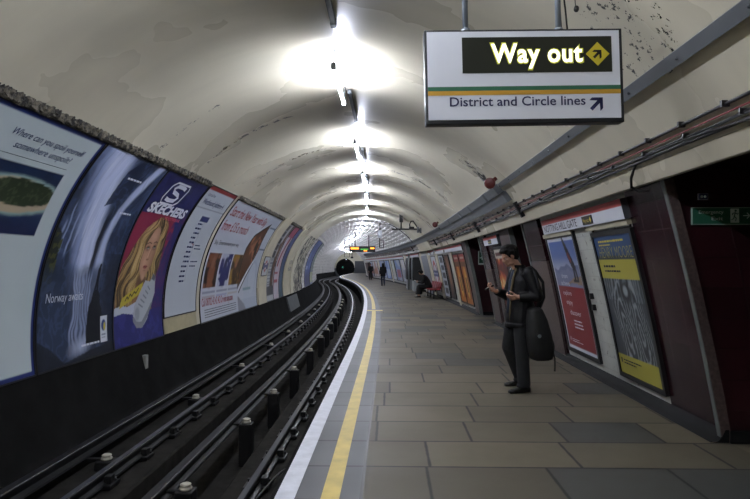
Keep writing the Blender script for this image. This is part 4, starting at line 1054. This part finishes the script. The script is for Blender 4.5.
rposter(23.3, 24.5, .24, 1.92, brown, 'brown portrait poster next to a white strip of black pictures', 24, 40, .05)
def strip5(w, h):
    def paint(U, V):
        a = Art(U, V, 'b4bac4')
        for i in range(5): a.rect(w*.2, .14+.33*i, w*.8, .36+.33*i, '2a2c34')
        return a
    return paint
rposter(24.95, 26.4, .2, 1.95, strip5, 'white poster with a column of five black pictures', 24, 50, .05)
# roundel
def roundel(w, h):
    def paint(U, V):
        a = Art(U, V, 'c4c8ce'); a.ell(w/2, h/2, .62, .62, 'a02c2c', .02); a.ell(w/2, h/2, .42, .42, 'c4c8ce', .02); a.rect(0.05, h/2-.14, w-.05, h/2+.14, '263266'); return a
    return paint
t, f = rposter(27.55, 29.25, .35, 1.95, roundel, 'red and blue station roundel on the platform wall above the bench', 50, 50, .03, 'roundel', 'sign', 'roundels on the platform wall')
lettering(f, [('NOTTING HILL GATE', .14, 1.56, .76, .085, .006, 0)], M_inkwhite, t, 'station_name', .034)
# far posters
def farp(c0, c1, c2, sd):
    def g(w, h):
        def paint(U, V):
            a = Art(U, V, c0); n = fbm(U*1.6, V*1.6, 3, sd); a.put(ss(.46, .56, n), c1); a.rect(w*.15, .3, w*.85, .9, c2); return a
        return paint
    return g
far = [(43.2, 45.4, 'b7bcc8', 'c8c2b8', '8c95a0', 'pale poster just past the dark machines'), (46.2, 49.6, '6d86b4', 'a6aebc', 'a04a56', 'poster with blue top and pinkish red panel on the far platform wall'),
       (50.2, 52.3, 'c0c4c8', '8e9a90', 'b8b4aa', 'whitish poster to the left of the blue and red one'), (53.8, 57.0, '5a78b0', '9cb0d0', 'b0bccc', 'blue poster behind the walking woman'),
       (57.6, 61.4, 'a8b0c4', '6a84bc', '9c3c40', 'blue-white poster with a red patch beyond the walking woman'), (63.4, 67.5, 'bcc0c8', '9a7a6c', 'a06850', 'brownish poster near the distant figure'), (67.9, 69.3, 'b4bac8', '8496b8', '94604c', 'last pale poster before the far bend')]
for i, (a, b, c0, c1, c2, l) in enumerate(far): rposter(a, b, .3, 1.95, farp(c0, c1, c2, i+3), l, 16, 16, .06)
# ------------------------------------------------------------------ signs in the nearest passage
M_egreen = mat('exit_sign_green', '2a6048', .4, 0, .1, 4); M_erim = mat('exit_sign_rim', '8fa89a', .5, 0, 0); M_ewhite = mat('exit_sign_white', 'c8d8ce', .5, 0, 0)
Y = 5.289
def flatq(mb, pts, y): mb.add([(x, y, z) for x, z in pts], [tuple(range(len(pts)))])
t = thing('exit_sign', 'green emergency exit sign with running figure and arrow on the dark passage wall', 'sign', (2.94, Y, 1.90))
x0, x1, z0, z1 = 2.665, 3.195, 1.905, 2.06
a = MB(); a.box(x0, x1, Y-.018, Y, z0, z1, .003); a.build('sign_plate', M_erim, t)
a = MB(); a.box(x0+.008, x1-.008, Y-.020, Y-.017, z0+.008, z1-.008); a.build('sign_face', M_egreen, t)
a = MB()
for s, u0, u1, v, c in (('Emergency', x0+.06, x0+.275, z0+.098, .030), ('Exit', x0+.17, x0+.27, z0+.040, .030)):
    vs, fs = text_fit(s, u0, u1, v, c, .01); a.add([(p, Y-.0215, q) for p, q in vs], fs)
a.build('lettering', M_ewhite, t)
a = MB(); a.box(x0+.335, x0+.410, Y-.0212, Y-.0200, z0+.018, z0+.142); a.build('pictogram_panel', M_ewhite, t)
a = MB(); bx = x0+.372; bz = z0+.08; L = lambda *p: [(bx+q[0], Y-.0216, bz+q[1]) for q in p]
a.ball((bx+.008, Y-.0216, bz+.043), .010, .0015, .010, 10)
for pts in (((.005, .03), (-.004, -.005)), ((-.004, -.005), (.012, -.022), (.006, -.05)), ((-.004, -.005), (-.012, -.028), (-.030, -.034)), ((.004, .025), (.022, .012), (.03, .02)), ((.004, .025), (-.018, .02), (-.022, .004))): a.tube(L(*pts), .0045, 6)
a.build('running_figure', M_egreen, t)
a = MB(); ax = x0+.445; az = z0+.08; a.tube([(ax, Y-.0215, az), (ax+.055, Y-.0215, az)], .004, 6); a.tube([(ax+.033, Y-.0215, az+.025), (ax+.057, Y-.0215, az), (ax+.033, Y-.0215, az-.025)], .004, 6); a.build('arrow', M_ewhite, t)
t = thing('camera_notice', 'tiny blue notice above the green exit sign on the passage wall', 'sign', (2.77, Y, 2.135))
a = MB(); a.box(2.725, 2.815, Y-.012, Y, 2.125, 2.185, .002); a.build('notice_plate', mat('notice_rim', '70747e', .5, 0, 0), t)
a = MB(); a.box(2.732, 2.808, Y-.014, Y-.011, 2.132, 2.178); a.build('notice_face', mat('notice_blue', '23294e', .5, 0, 0), t)
a = MB(); a.ball((2.757, Y-.0145, 2.155), .012, .002, .012, 10); a.ball((2.785, Y-.0145, 2.155), .012, .002, .012, 10); a.build('notice_symbol', M_ewhite, t)
# green sign in the farther passage
xx = xr(1.7)+bend(18.38)
t = thing('exit_sign', 'small green and white exit sign in the dark passage beyond the man', 'sign', (2.88, 18.39, 1.56))
a = MB(); a.box(2.735, 2.93, 18.37, 18.395, 1.56, 1.99, .004); a.build('sign_plate', mat('exit_white', '9aa59c', .5, 0, 0), t)
a = MB(); a.box(2.76, 2.905, 18.364, 18.372, 1.61, 1.94); a.build('sign_face', mat('exit_green', '123d2a', .5, 0, 0), t)
a = MB(); a.tube([(2.78, 18.362, 1.77), (2.88, 18.362, 1.77)], .012, 6); a.tube([(2.84, 18.362, 1.82), (2.89, 18.362, 1.77), (2.84, 18.362, 1.72)], .012, 6); a.build('arrow', M_ewhite, t)
# small lit spots of a light fitting in the passage behind the man
# ------------------------------------------------------------------ bench with red seats
M_seat = mat('red_seat_paint', '6e0f14', .5, 0, .12, 5, 0, .2)
yb0, yb1 = 26.4, 30.0; bx0 = 1.98+bend(28.2)+.18
t = thing('bench', 'red slatted metal bench against the platform wall under the roundel', 'bench', (bx0+.25, 28.2, 0), -math.atan((bend(28.7)-bend(27.7))))
def loc(m, n, mm): return m.build(n, mm, t, False)
for i in range(5):
    c = -1.44+.72*i
    a = MB(); a.box(-.24, .22, c-.31, c+.31, .42, .455, .01); loc(a, 'seat', M_seat)
    a = MB(); a.loft([[(.20+.03*j, c-.31, .46+.10*j), (.235+.03*j, c-.31, .46+.10*j), (.235+.03*j, c+.31, .46+.10*j), (.20+.03*j, c+.31, .46+.10*j)] for j in range(4)], True, True, False); loc(a, 'backrest', M_seat)
a = MB(); a.box(-.03, .03, -1.78, 1.78, .36, .42); loc(a, 'beam', M_black)
for c in (-1.2, 0, 1.2):
    a = MB(); a.tube([(0, c, .36), (0, c, .02)], .03, 10); a.box(-.2, .2, c-.035, c+.035, 0, .02); loc(a, 'leg', M_black)
# ------------------------------------------------------------------ grey door panel, dark machines, posts
def rbox(y0, y1, z0, z1, o0, o1, m, name, label, cat, lean=True):
    mb = MB(); zz = span(z0, z1, .3); yy = span(y0, y1, 1.0)
    mb.loft([[right_surf(y0, z, o1), right_surf(y1, z, o1), right_surf(y1, z, o0), right_surf(y0, z, o0)] for z in zz], True, True, False)
    return mb.build_top(name, m, label, cat)
rbox(30.6, 33.1, .05, 2.06, 0, .05, mat('pale_grey_panel', '6f757c', .5, 0, .08, 2), 'wall_panel', 'pale grey flush panel on the platform wall beyond the seated person', 'panel')
t = thing('vending_machine', 'tall black machine on a pale plinth, nearer of two by the platform wall', 'machine', (xr(0)+bend(35.3)-.35, 35.3, 0))
def machine(t, y0, y1):
    xb = xr(0)+bend((y0+y1)/2); a = MB(); a.box(xb-.72, xb-.12, y0, y1, .62, 2.0, .05); a.build('cabinet', M_black, t)
    a = MB(); a.box(xb-.735, xb-.715, y0+.25, y1-.25, .8, 1.85); a.build('front_panel', M_dkgrey, t)
    a = MB(); a.box(xb-.66, xb-.14, y0+.12, y1-.12, 0, .62, .02); q = a.build('plinth', mat('pale_plinth', '8f9296', .5, 0, .1, 3), t); q['label'] = 'pale grey plinth'
machine(t, 34.4, 36.4)
t = thing('vending_machine', 'tall black machine on a pale plinth, farther of two by the platform wall', 'machine', (xr(0)+bend(39)-.35, 39, 0)); machine(t, 37.6, 40.2)
q = xr(0)+bend(36.9)-.75; a = MB(); a.tube([(q, 36.9, 0), (q, 36.9, 2.25)], .06, 12); a.box(q-.12, q+.12, 36.78, 37.02, 0, .03); a.build_top('steel_post', M_steel, 'pale steel post standing between the two black machines', 'post')
rbox(69.6, 72.4, 0, 1.9, 0, .35, mat('brown_cabinet', '3a2a26', .5, 0, .15, 3), 'cabinet', 'dark brown cabinet at the far end of the platform wall', 'cabinet')
# ------------------------------------------------------------------ things hanging over the platform
def vault_z(x, y): return ZC+math.sqrt(RT**2-(x-bend(y)-XC)**2)
t = thing('gantry', 'black T-shaped bracket hanging from the vault over the platform', 'bracket', (.49, 26.0, 3.1))
zt = vault_z(.49, 25.8); a = MB(); a.tube([(.49, 25.8, 3.13), (.49, 25.8, zt+.05)], .035, 10); a.build('drop_rod', M_black, t)
a = MB(); a.box(.41, .57, 25.72, 25.88, zt-.30, zt+.04, .01); a.build('ceiling_box', M_black, t)
a = MB(); a.box(.09, 1.36, 25.76, 25.84, 3.08, 3.15, .008); a.build('cross_bar', M_black, t)
t = thing('camera_bracket', 'black crooked camera arm beside the T-shaped bracket above the tray', 'bracket', (1.0, 24, 2.8))
a = MB(); a.tube([(1.24, 24, 2.88), (1.05, 24, 3.18), (.94, 24, 3.34), (.85, 24, 3.32), (.80, 24, 3.2), (.81, 23.96, 3.10)], .026, 8); a.build('arm', M_black, t)
a = MB(); a.box(.77, .98, 23.8, 24.15, 3.0, 3.1, .02); a.build('camera', M_black, t)
a = MB(); a.box(1.10, 1.18, 23.9, 24.1, 2.86, 3.1, .015); a.box(1.20, 1.28, 23.9, 24.1, 2.84, 3.06, .015); a.build('junction_boxes', M_midgrey, t)
# cable following the edge of the plain ring
pts = [(arch(D(p), RT-.12)[0]+bend(31.1), 31.1, arch(D(p), RT-.12)[1]) for p in range(38, 76, 3)]
MB().tube(pts, .022, 8).build_top('ring_cable', M_cable, 'thick black cable curving down the far edge of the plain ring', 'cable')
# pendant camera lamp
X = 380; d = 34.0; x = (380-390)/590*d; z1 = 1.55+(265-222)/590*d
t = thing('pendant', 'white pendant camera housing on a black rod over the platform', 'camera', (x, d, 2.6))
zt = vault_z(x, d); a = MB(); a.tube([(x, d, 3.55), (x, d, zt+.12)], .035, 8); a.build('rod', M_black, t)
a = MB(); a.tube([(x, d, 3.56), (x, d, 3.52), (x, d, 3.28), (x, d, 3.1)], [.06, .11, .14, .10], 12); q = a.build('housing', mat('white_housing', 'd4d8dc', .4, 0, 0), t)
a = MB(); a.tube([(x-.02, d, 3.1), (x-.02, d, 2.55)], .03, 8); a.tube([(x+.2, d, 2.98), (x+.2, d, 2.55)], .02, 8); a.tube([(x-.03, d, 2.56), (x+.23, d, 2.56)], .02, 8); a.tube([(x-.02, d, 2.98), (x+.21, d, 2.98)], .02, 8); a.build('frame', M_black, t)
# train indicator
d = 47.0; xc_ = (362.5-390)/590*d; zc_ = 1.55+(265-249)/590*d
t = thing('train_indicator', 'black dot-matrix train indicator with orange lettering hanging over the platform', 'indicator', (xc_, d, zc_))
a = MB(); a.box(xc_-1.02, xc_+1.02, d, d+.22, zc_-.24, zc_+.22, .02); a.build('case', M_black, t)
M_led = mat('orange_led', 'e8802a', .5, 0, 0, emit='f08a2c', es=3.0); M_ledg = mat('green_led', '3fae3f', .5, 0, 0, emit='44b244', es=.8)
a = MB(); a.box(xc_-.94, xc_-.30, d-.015, d, zc_-.02, zc_+.13); a.box(xc_+.62, xc_+.94, d-.015, d, zc_-.0, zc_+.12); a.box(xc_+.1, xc_+.36, d-.015, d, zc_-.18, zc_-.10); q = a.build('display', M_led, t); q['label'] = 'glowing orange display'
a = MB(); a.box(xc_-.15, xc_+.45, d-.012, d, zc_-.06, zc_+.02); a.build('status_display', M_ledg, t)
for s in (-.6, .5):
    zt = vault_z(xc_+s, d); a = MB(); a.tube([(xc_+s, d+.1, zc_+.2), (xc_+s, d+.1, zt+.14)], .04, 8); a.build('hanging_rod', M_black, t)
# white square frame further down
d = 58.0; x0 = (344.5-390)/590*d; x1 = (349.5-390)/590*d; z0 = 1.55+(265-257)/590*d; z1 = 1.55+(265-247)/590*d
t = thing('sign_frame', 'thin dark frame hanging from the tunnel rings beyond the train indicator', 'frame', ((x0+x1)/2, d, z0))
a = MB(); a.tube([(x0, d, z1+.3), (x0, d, z0), (x1, d, z0), (x1, d, z1), (x0, d, z1)], .035, 8, smooth=False); a.build('frame_bars', M_dkgrey, t)
for xq in (x0, x1):
    zt = vault_z(xq, d); a = MB(); a.tube([(xq, d, z1), (xq, d, zt+.14)], .03, 8); a.build('hanging_rod', M_dkgrey, t)
d = 62.0; x = (352-390)/590*d; z = 1.55+(265-257.5)/590*d
t = thing('platform_camera', 'small dark camera hanging under the train indicator far down the platform', 'camera', (x, d, z)); a = MB(); a.box(x-.14, x+.14, d-.2, d+.2, z-.1, z+.1, .03); a.build('camera_body', M_black, t); a = MB(); a.tube([(x, d, z+.08), (x, d, vault_z(x, d)+.14)], .03, 8); a.build('hanging_rod', M_black, t)
# ------------------------------------------------------------------ people
M_skin = mat('skin', 'b08670', .5, 0, .06, 12); mat('eye_white', '9f9a92', .4, 0, 0); mat('iris', '2a1d14', .3, 0, 0)
M_hair = mat('dark_hair', '0d0a09', .7, 0, .3, 40, .4, .2); M_jacket = mat('black_leather', '0c0c0e', .55, 0, .25, 10, .25, .25)
M_trouser = mat('charcoal_trousers', '0f1013', .9, 0, .2, 12, .2); M_shoe = mat('black_shoe', '0d0d0e', .3, 0, .15, 8)
M_shirt = mat('dark_blue_shirt', '1d2738', .8, 0, .15, 10); M_lining = mat('beige_lining', '5c5138', .8, 0, .15, 10)
def legs(mb, hips, knees, ankles, r, pel, pr, taper=(1, .74, .5)):
    for hq, k, a in zip(hips, knees, ankles): mb.caps([hq, k, a], [r*taper[0], r*taper[1], r*taper[2]], 14)
    mb.ball(pel, pr[0], pr[1], pr[2], 18)

# -- the man with the phone
man = thing('person', 'man in a black leather jacket standing with bowed head, holding a phone', 'person', (1.63, 7.46, 0), R_(193)); MS = 1.03; man.scale = (MS,)*3
hips = [(.035, .085, .90), (.035, -.085, .90)]; knees = [(.045, .135, .50), (.10, -.125, .50)]; ankles = [(.045, .185, .085), (-.085, -.19, .085)]
shl = [(-.035, .185, 1.405), (-.02, -.175, 1.405)]; elb = [(-.10, .27, 1.135), (.05, -.25, 1.12)]; wri = [(.105, .175, 1.125), (.275, -.085, 1.185)]
hc = (.135, 0, 1.612)
b = MB(); legs(b, hips, knees, ankles, .080, (.03, 0, .93), (.115, .155, .12))
b.loft([ering((.03, 0, .92), .10, .15), ering((.02, 0, 1.05), .095, .138), ering((.0, 0, 1.2), .11, .155), ering((-.015, 0, 1.32), .115, .165), ering((-.01, 0, 1.41), .085, .14), ering((.0, 0, 1.45), .055, .075)])
b.caps([(0, 0, 1.42), (.045, 0, 1.49), (.09, 0, 1.555)], [.066, .058, .056], 14)
for s, e, w_ in zip(shl, elb, wri): b.caps([s, e, w_], [.056, .042, .029], 12)
for a, k in zip(ankles, (1, 1)): b.caps([a, (a[0]+.08, a[1], .042)], [.034, .022], 10)
P, Mh = head_into(b, hc, .42)
hd = Vector((.16, .10, -.0)); hand_into(b, wri[0], (.85, -.45, -.12), (.0, -.5, .35), 1, [.75, .8, .85, .9])
hand_into(b, wri[1], (.80, .18, .25), (.15, .55, .75), -1, [.55, .7, .75, .8])
remesh(b, 'body', M_skin, man, .0062, 3); eyes(P, Mh, man)
# hair: a cap over the skull, fuller on top and a fringe over the brow
hb = MB(); H = lambda x, y, z, a, c, d: hb.ball(P(x, y, z), a, c, d, 16, Mh)
H(-.022, 0, .048, .103, .086, .088); H(-.055, 0, .0, .068, .078, .085); H(.040, 0, .092, .056, .068, .032); H(.066, .02, .084, .026, .042, .020); H(.064, -.03, .082, .026, .04, .020); H(.0, 0, .115, .075, .06, .035)
for q in (-1, 1): H(-.018, q*.066, .028, .045, .020, .050); H(.022, q*.070, .020, .016, .012, .035)
for i in range(26):
    a = random.uniform(-2.6, 2.6); z = random.uniform(.03, .12); r = .075 if z < .09 else .045; hb.ball(P(-.03+r*1.05*math.cos(a), r*math.sin(a)*1.05, z), .022, .02, .016, 8, Mh)
H(-.06, 0, .045, .075, .082, .085)
remesh(hb, 'hair', M_hair, man, .0065, 4)
# trousers
tb = MB(); legs(tb, hips, knees, [(.043, .185, .10), (-.09, -.19, .10)], .102, (.03, 0, .93), (.128, .170, .13), (1, .80, .74))
for a in ((.043, .185, .055), (-.09, -.19, .055)): tb.ball((a[0]+.012, a[1], .075), .085, .07, .035)
remesh(tb, 'trousers', M_trouser, man, .009, 3)
sb = MB(); shoe(sb, (.05, .185, 0), (1, .12, 0)); remesh(sb, 'shoe', M_shoe, man, .007, 2)
sb = MB(); shoe(sb, (-.08, -.19, 0), (1, -.12, 0)); remesh(sb, 'shoe', M_shoe, man, .007, 2)
# jacket: body, sleeves, stand collar
jb = MB()
jb.loft([ering((.02, 0, .775), .142, .192), ering((.02, 0, .86), .150, .196), ering((.005, 0, 1.0), .145, .185), ering((-.02, 0, 1.18), .152, .195), ering((-.035, 0, 1.32), .145, .205), ering((-.035, 0, 1.40), .115, .185), ering((-.02, 0, 1.46), .085, .115)])
for s, e, w_, i in zip(shl, elb, wri, (0, 1)):
    S_, E_, W_ = Vector(s), Vector(e), Vector(w_); W2 = W_+(E_-W_).normalized()*.015
    jb.caps([S_, E_], [.083, .066], 14); jb.tube([E_, W2], [.064, .048], 14); jb.ball(E_, .065)
jb.ball((-.09, 0, 1.26), .085, .165, .17, 16); jb.ball((-.03, .15, 1.39), .085, .075, .065); jb.ball((-.03, -.15, 1.39), .085, .075, .065)
jb.loft([ering((-.015, 0, 1.43), .082, .092), ering((.012, 0, 1.475), .080, .086), ering((.022, 0, 1.505), .082, .086)])
jb.loft([ering((.02, 0, .755), .150, .2), ering((.02, 0, .80), .155, .203)])
for z in (1.02, 1.08, .95): jb.loft([ering((-.01, 0, z-.012), .150, .19), ering((-.01, 0, z+.012), .150, .19)])
remesh(jb, 'jacket', M_jacket, man, .008, 3)
# open front: shirt and pale lining edges
vb = MB(); vb.loft([ering((.038, -.01, z), rx, .05, 14) for z, rx in ((.92, .132), (1.05, .125), (1.2, .118), (1.32, .098), (1.40, .075), (1.45, .05))]); remesh(vb, 'shirt', M_shirt, man, .007, 2)
for q in (.055,):
    lb = MB(); lb.tube([(.155, q*1.0, .84), (.152, q, 1.0), (.142, q, 1.18), (.118, q, 1.32), (.085, q*.8, 1.42), (.06, q*.9, 1.475)], [.011, .012, .014, .015, .014, .012], 8); lb.build('jacket_lining', M_lining, man, False)
# phone
ph = MB(); M4 = Matrix.Rotation(.5, 3, 'Y')
def pb(c, hx, hy, hz, mb):
    vs = [Vector(c)+M4 @ Vector((sx*hx, sy*hy, sz*hz)) for sx in (-1, 1) for sy in (-1, 1) for sz in (-1, 1)]; mb.add(vs, [(0, 1, 3, 2), (4, 6, 7, 5), (0, 4, 5, 1), (2, 3, 7, 6), (0, 2, 6, 4), (1, 5, 7, 3)])
def toworld(o, mb):
    Mx = Matrix.Translation(o.location) @ Matrix.Rotation(o.rotation_euler.z, 4, 'Z') @ Matrix.Scale(o.scale.x, 4); mb.v = [tuple(Mx @ Vector(p)) for p in mb.v]; return mb
pc = (.372, -.060, 1.232)
t = thing('mobile_phone', 'small black phone held in the hand of the man in the leather jacket', 'phone', tuple(toworld(man, MB().add([pc], [])).v[0]))
pb(pc, .055, .022, .008, ph); toworld(man, ph).build('phone_body', M_black, t)
ph = MB(); pb((pc[0]-.005, pc[1], pc[2]+.009), .024, .018, .001, ph); toworld(man, ph).build('screen', mat('phone_screen', '39424a', .2, 0, 0), t)
# rucksack hanging from his near shoulder
bag = thing('rucksack', 'black rucksack slung low behind the man in the leather jacket, one strap dangling', 'bag', tuple(toworld(man, MB().add([(-.19, .19, .38)], [])).v[0]))
kb = MB()
def bring(z, cx, rx, ry): return ering((cx+.035, .235, z), rx, ry, 20, 2.8)
kb.loft([bring(.38, -.19, .09, .07), bring(.40, -.19, .13, .10), bring(.50, -.18, .155, .125), bring(.68, -.155, .15, .13), bring(.86, -.13, .12, .115), bring(.98, -.11, .085, .085), bring(1.01, -.11, .05, .05)])
kb.ball((-.275, .19, .53), .06, .10, .12); kb.ball((-.265, .17, .46), .075, .11, .07)
rm = bpy.data.objects.new('tmp', None); 
def into(mb, name, m, parent, vox, sm=3):
    toworld(man, mb); L = parent.location; mb.v = [(p[0]-L.x, p[1]-L.y, p[2]-L.z) for p in mb.v]; return remesh(mb, name, m, parent, vox, sm)
bpy.data.objects.remove(rm)
M_bag = mat('black_nylon', '0a0a0b', .7, 0, .25, 14, .3)
into(kb, 'bag_body', M_bag, bag, .010)
def webb(pts, r, name):
    m = MB(); m.tube(pts, r, 8); toworld(man, m).build(name, M_bag, bag)
webb([(-.10, .235, .98), (-.11, .29, 1.12), (-.09, .315, 1.26), (-.06, .285, 1.40), (-.05, .20, 1.475), (-.12, .17, 1.43), (-.205, .19, 1.30), (-.20, .22, 1.12), (-.13, .235, .98)], .018, 'shoulder_strap')
webb([(-.30, .24, .48), (-.315, .26, .40), (-.31, .27, .31), (-.305, .275, .25)], .010, 'dangling_strap')
m = MB(); m.tube([(-.07, .357, .68), (-.07, .366, .68)], .022, 10); q = toworld(man, m).build('badge', mat('pale_badge', '6c7478', .5, 0, 0), bag)

# -- seated reader on the bench
def rot_person(name, label, loc, rz): return thing(name, label, 'person', loc, rz)
M_coat = mat('black_wool', '0e0e10', .9, 0, .2, 10)
s = rot_person('person', 'person in a long black coat sitting on the red bench, bent over a paper', (2.30+bend(28.6), 28.35, 0), R_(172))
hp = [(-.02, .10, .50), (-.02, -.10, .50)]; kn = [(.40, .11, .50), (.40, -.09, .50)]; an = [(.40, .13, .08), (.46, -.10, .08)]
b = MB(); legs(b, hp, kn, an, .075, (-.04, 0, .54), (.13, .16, .11)); b.loft([ering((-.04, 0, .55), .11, .15), ering((.05, 0, .78), .11, .155), ering((.17, 0, 1.0), .10, .16), ering((.21, 0, 1.06), .06, .09)])
b.caps([(.2, 0, 1.04), (.29, 0, 1.13)], [.058, .056]); Ps, Ms = head_into(b, (.345, 0, 1.20), .75)
sh2 = [(.16, .17, 1.0), (.16, -.17, 1.0)]; el2 = [(.22, .24, .72), (.22, -.24, .72)]; wr2 = [(.44, .12, .72), (.44, -.10, .72)]
for a, e, w_ in zip(sh2, el2, wr2): b.caps([a, e, w_], [.052, .042, .03])
hand_into(b, wr2[0], (.8, -.2, .2), (0, -.6, .6), 1, [.5, .6, .6, .6]); hand_into(b, wr2[1], (.8, .2, .2), (0, .6, .6), -1, [.5, .6, .6, .6])
remesh(b, 'body', M_skin, s, .009, 2); eyes(Ps, Ms, s)
c = MB(); c.loft([ering((-.05, 0, .46), .17, .21), ering((-.05, 0, .56), .175, .21), ering((.04, 0, .80), .16, .205), ering((.14, 0, 1.0), .13, .20), ering((.22, 0, 1.09), .085, .11)])
for a, e, w_ in zip(sh2, el2, wr2): c.caps([a, e], [.085, .065]); c.tube([e, w_], [.064, .05], 12)
for q in (.11, -.10): c.caps([(-.02, q, .52), (.40, q, .51)], [.12, .115]); c.tube([(.40, q, .53), (.41, q, .16)], [.125, .15], 14)
c.loft([ering((.40, 0, .55), .13, .2), ering((.42, 0, .3), .15, .21), ering((.43, 0, .15), .17, .22)])
remesh(c, 'coat', M_coat, s, .012, 3)
hb = MB()
for x, y, z, a, bb, d in ((-.025, 0, .045, .105, .09, .09), (-.06, 0, -.01, .075, .085, .10), (.05, 0, .085, .055, .07, .04)): hb.ball(Ps(x, y, z), a, bb, d, 14, Ms)
for q in (-1, 1): hb.ball(Ps(-.01, q*.075, -.02), .055, .022, .085, 12, Ms)
remesh(hb, 'hair', M_hair, s, .009, 2)
for a, f in ((an[0], (1, .1, 0)), (an[1], (1, -.1, 0))):
    q = MB(); shoe(q, a, f); remesh(q, 'shoe', M_shoe, s, .009, 1)
np_ = thing('newspaper', 'white folded newspaper in the hands of the seated reader', 'newspaper', tuple(toworld(s, MB().add([(.52, 0, .74)], [])).v[0]))
m = MB()
for z in (0, .006): m.add([(.45, -.19, .74+z), (.66, -.19, .82+z), (.66, .19, .82+z), (.45, .19, .74+z)], [(0, 1, 2, 3)])
m.box(.45, .455, -.19, .19, .74, .746); toworld(s, m).build('pages', mat('newsprint', 'bcbcb8', .8, 0, .08, 20), np_)

# -- walking people
def walker(label, loc, rz, coat, trous, long_hair, hgt=1.0, bagside=0):
    p = rot_person('person', label, loc, rz)
    hp = [(0, .085, .88), (0, -.085, .88)]; kn = [(.12, .08, .50), (-.03, -.08, .48)]; an = [(.10, .06, .085), (-.20, -.07, .16)]
    b = MB(); legs(b, hp, kn, an, .078, (0, 0, .90), (.11, .15, .12)); b.loft([ering((0, 0, .9), .10, .145), ering((0, 0, 1.05), .09, .125), ering((0, 0, 1.25), .105, .15), ering((0, 0, 1.37), .08, .14), ering((0, 0, 1.41), .05, .07)])
    b.caps([(0, 0, 1.38), (.02, 0, 1.50)], [.055, .05]); Pw, Mw = head_into(b, (.04, 0, 1.575), .12, .97)
    sh = [(0, .165, 1.36), (0, -.165, 1.36)]; el = [(-.06, .225, 1.08), (.02, -.225, 1.08)]; wr = [(.10, .20, .90), (.16, -.18, .92)]
    for a, e, w_ in zip(sh, el, wr): b.caps([a, e, w_], [.05, .04, .028])
    for w_, sd in zip(wr, (1, -1)): hand_into(b, w_, (.4, 0, -.9), (.3, -sd, 0), sd, [.3, .35, .4, .45])
    remesh(b, 'body', M_skin, p, .010, 2); eyes(Pw, Mw, p, .97)
    c = MB(); c.loft([ering((0, 0, .74), .15, .195), ering((0, 0, .9), .145, .19), ering((0, 0, 1.06), .125, .165), ering((0, 0, 1.25), .135, .18), ering((0, 0, 1.37), .10, .17), ering((0, 0, 1.44), .075, .09)])
    for a, e, w_ in zip(sh, el, wr): c.caps([a, e], [.075, .06]); c.tube([e, w_], [.059, .046], 12)
    remesh(c, 'coat', coat, p, .011, 3)
    tq = MB(); legs(tq, hp, kn, an, .092, (0, 0, .90), (.12, .16, .12), (1, .75, .62)); remesh(tq, 'trousers', trous, p, .011, 2)
    hb = MB()
    for x, y, z, a, bb, d in ((-.025, 0, .045, .105, .09, .09), (-.06, 0, -.01, .075, .085, .10)): hb.ball(Pw(x, y, z), a, bb, d, 14, Mw)
    if long_hair: hb.loft([ering(Pw(-.05, 0, .04), .075, .09), ering(Pw(-.07, 0, -.08), .075, .10), ering(Pw(-.085, 0, -.20), .06, .11), ering(Pw(-.09, 0, -.28), .03, .08)])
    remesh(hb, 'hair', M_hair, p, .010, 2)
    for a, f in ((an[0], (1, .05, 0)), (an[1], (1, -.05, 0))):
        q = MB(); shoe(q, a, f); 
        if a[2] > .1: q.v = [(v[0], v[1], v[2]+.075+(a[0]-v[0])*.35) for v in q.v]
        remesh(q, 'shoe', M_shoe, p, .010, 1)
    return p
M_jean = mat('dark_blue_jeans', '232b40', .8, 0, .15, 10)
d = 43.5; walker('woman with long dark hair in a black coat and dark jeans walking on the platform', ((383-390)/590*d, d, 0), R_(100), M_coat, M_jean, True)
d = 60.0; walker('distant figure in dark clothes near the far end of the platform', ((370.5-390)/590*d, d, 0), R_(-80), M_coat, M_trouser, False)
# ------------------------------------------------------------------ world and exposure
w = bpy.data.worlds.new('World'); bpy.context.scene.world = w; w.use_nodes = True
w.node_tree.nodes['Background'].inputs[0].default_value = (.02, .022, .025, 1); w.node_tree.nodes['Background'].inputs[1].default_value = 1.0
vs = bpy.context.scene.view_settings
vs.view_transform = 'Standard'; vs.look = 'None'; vs.gamma = 1.0; vs.use_curve_mapping = False; vs.exposure = 0.08
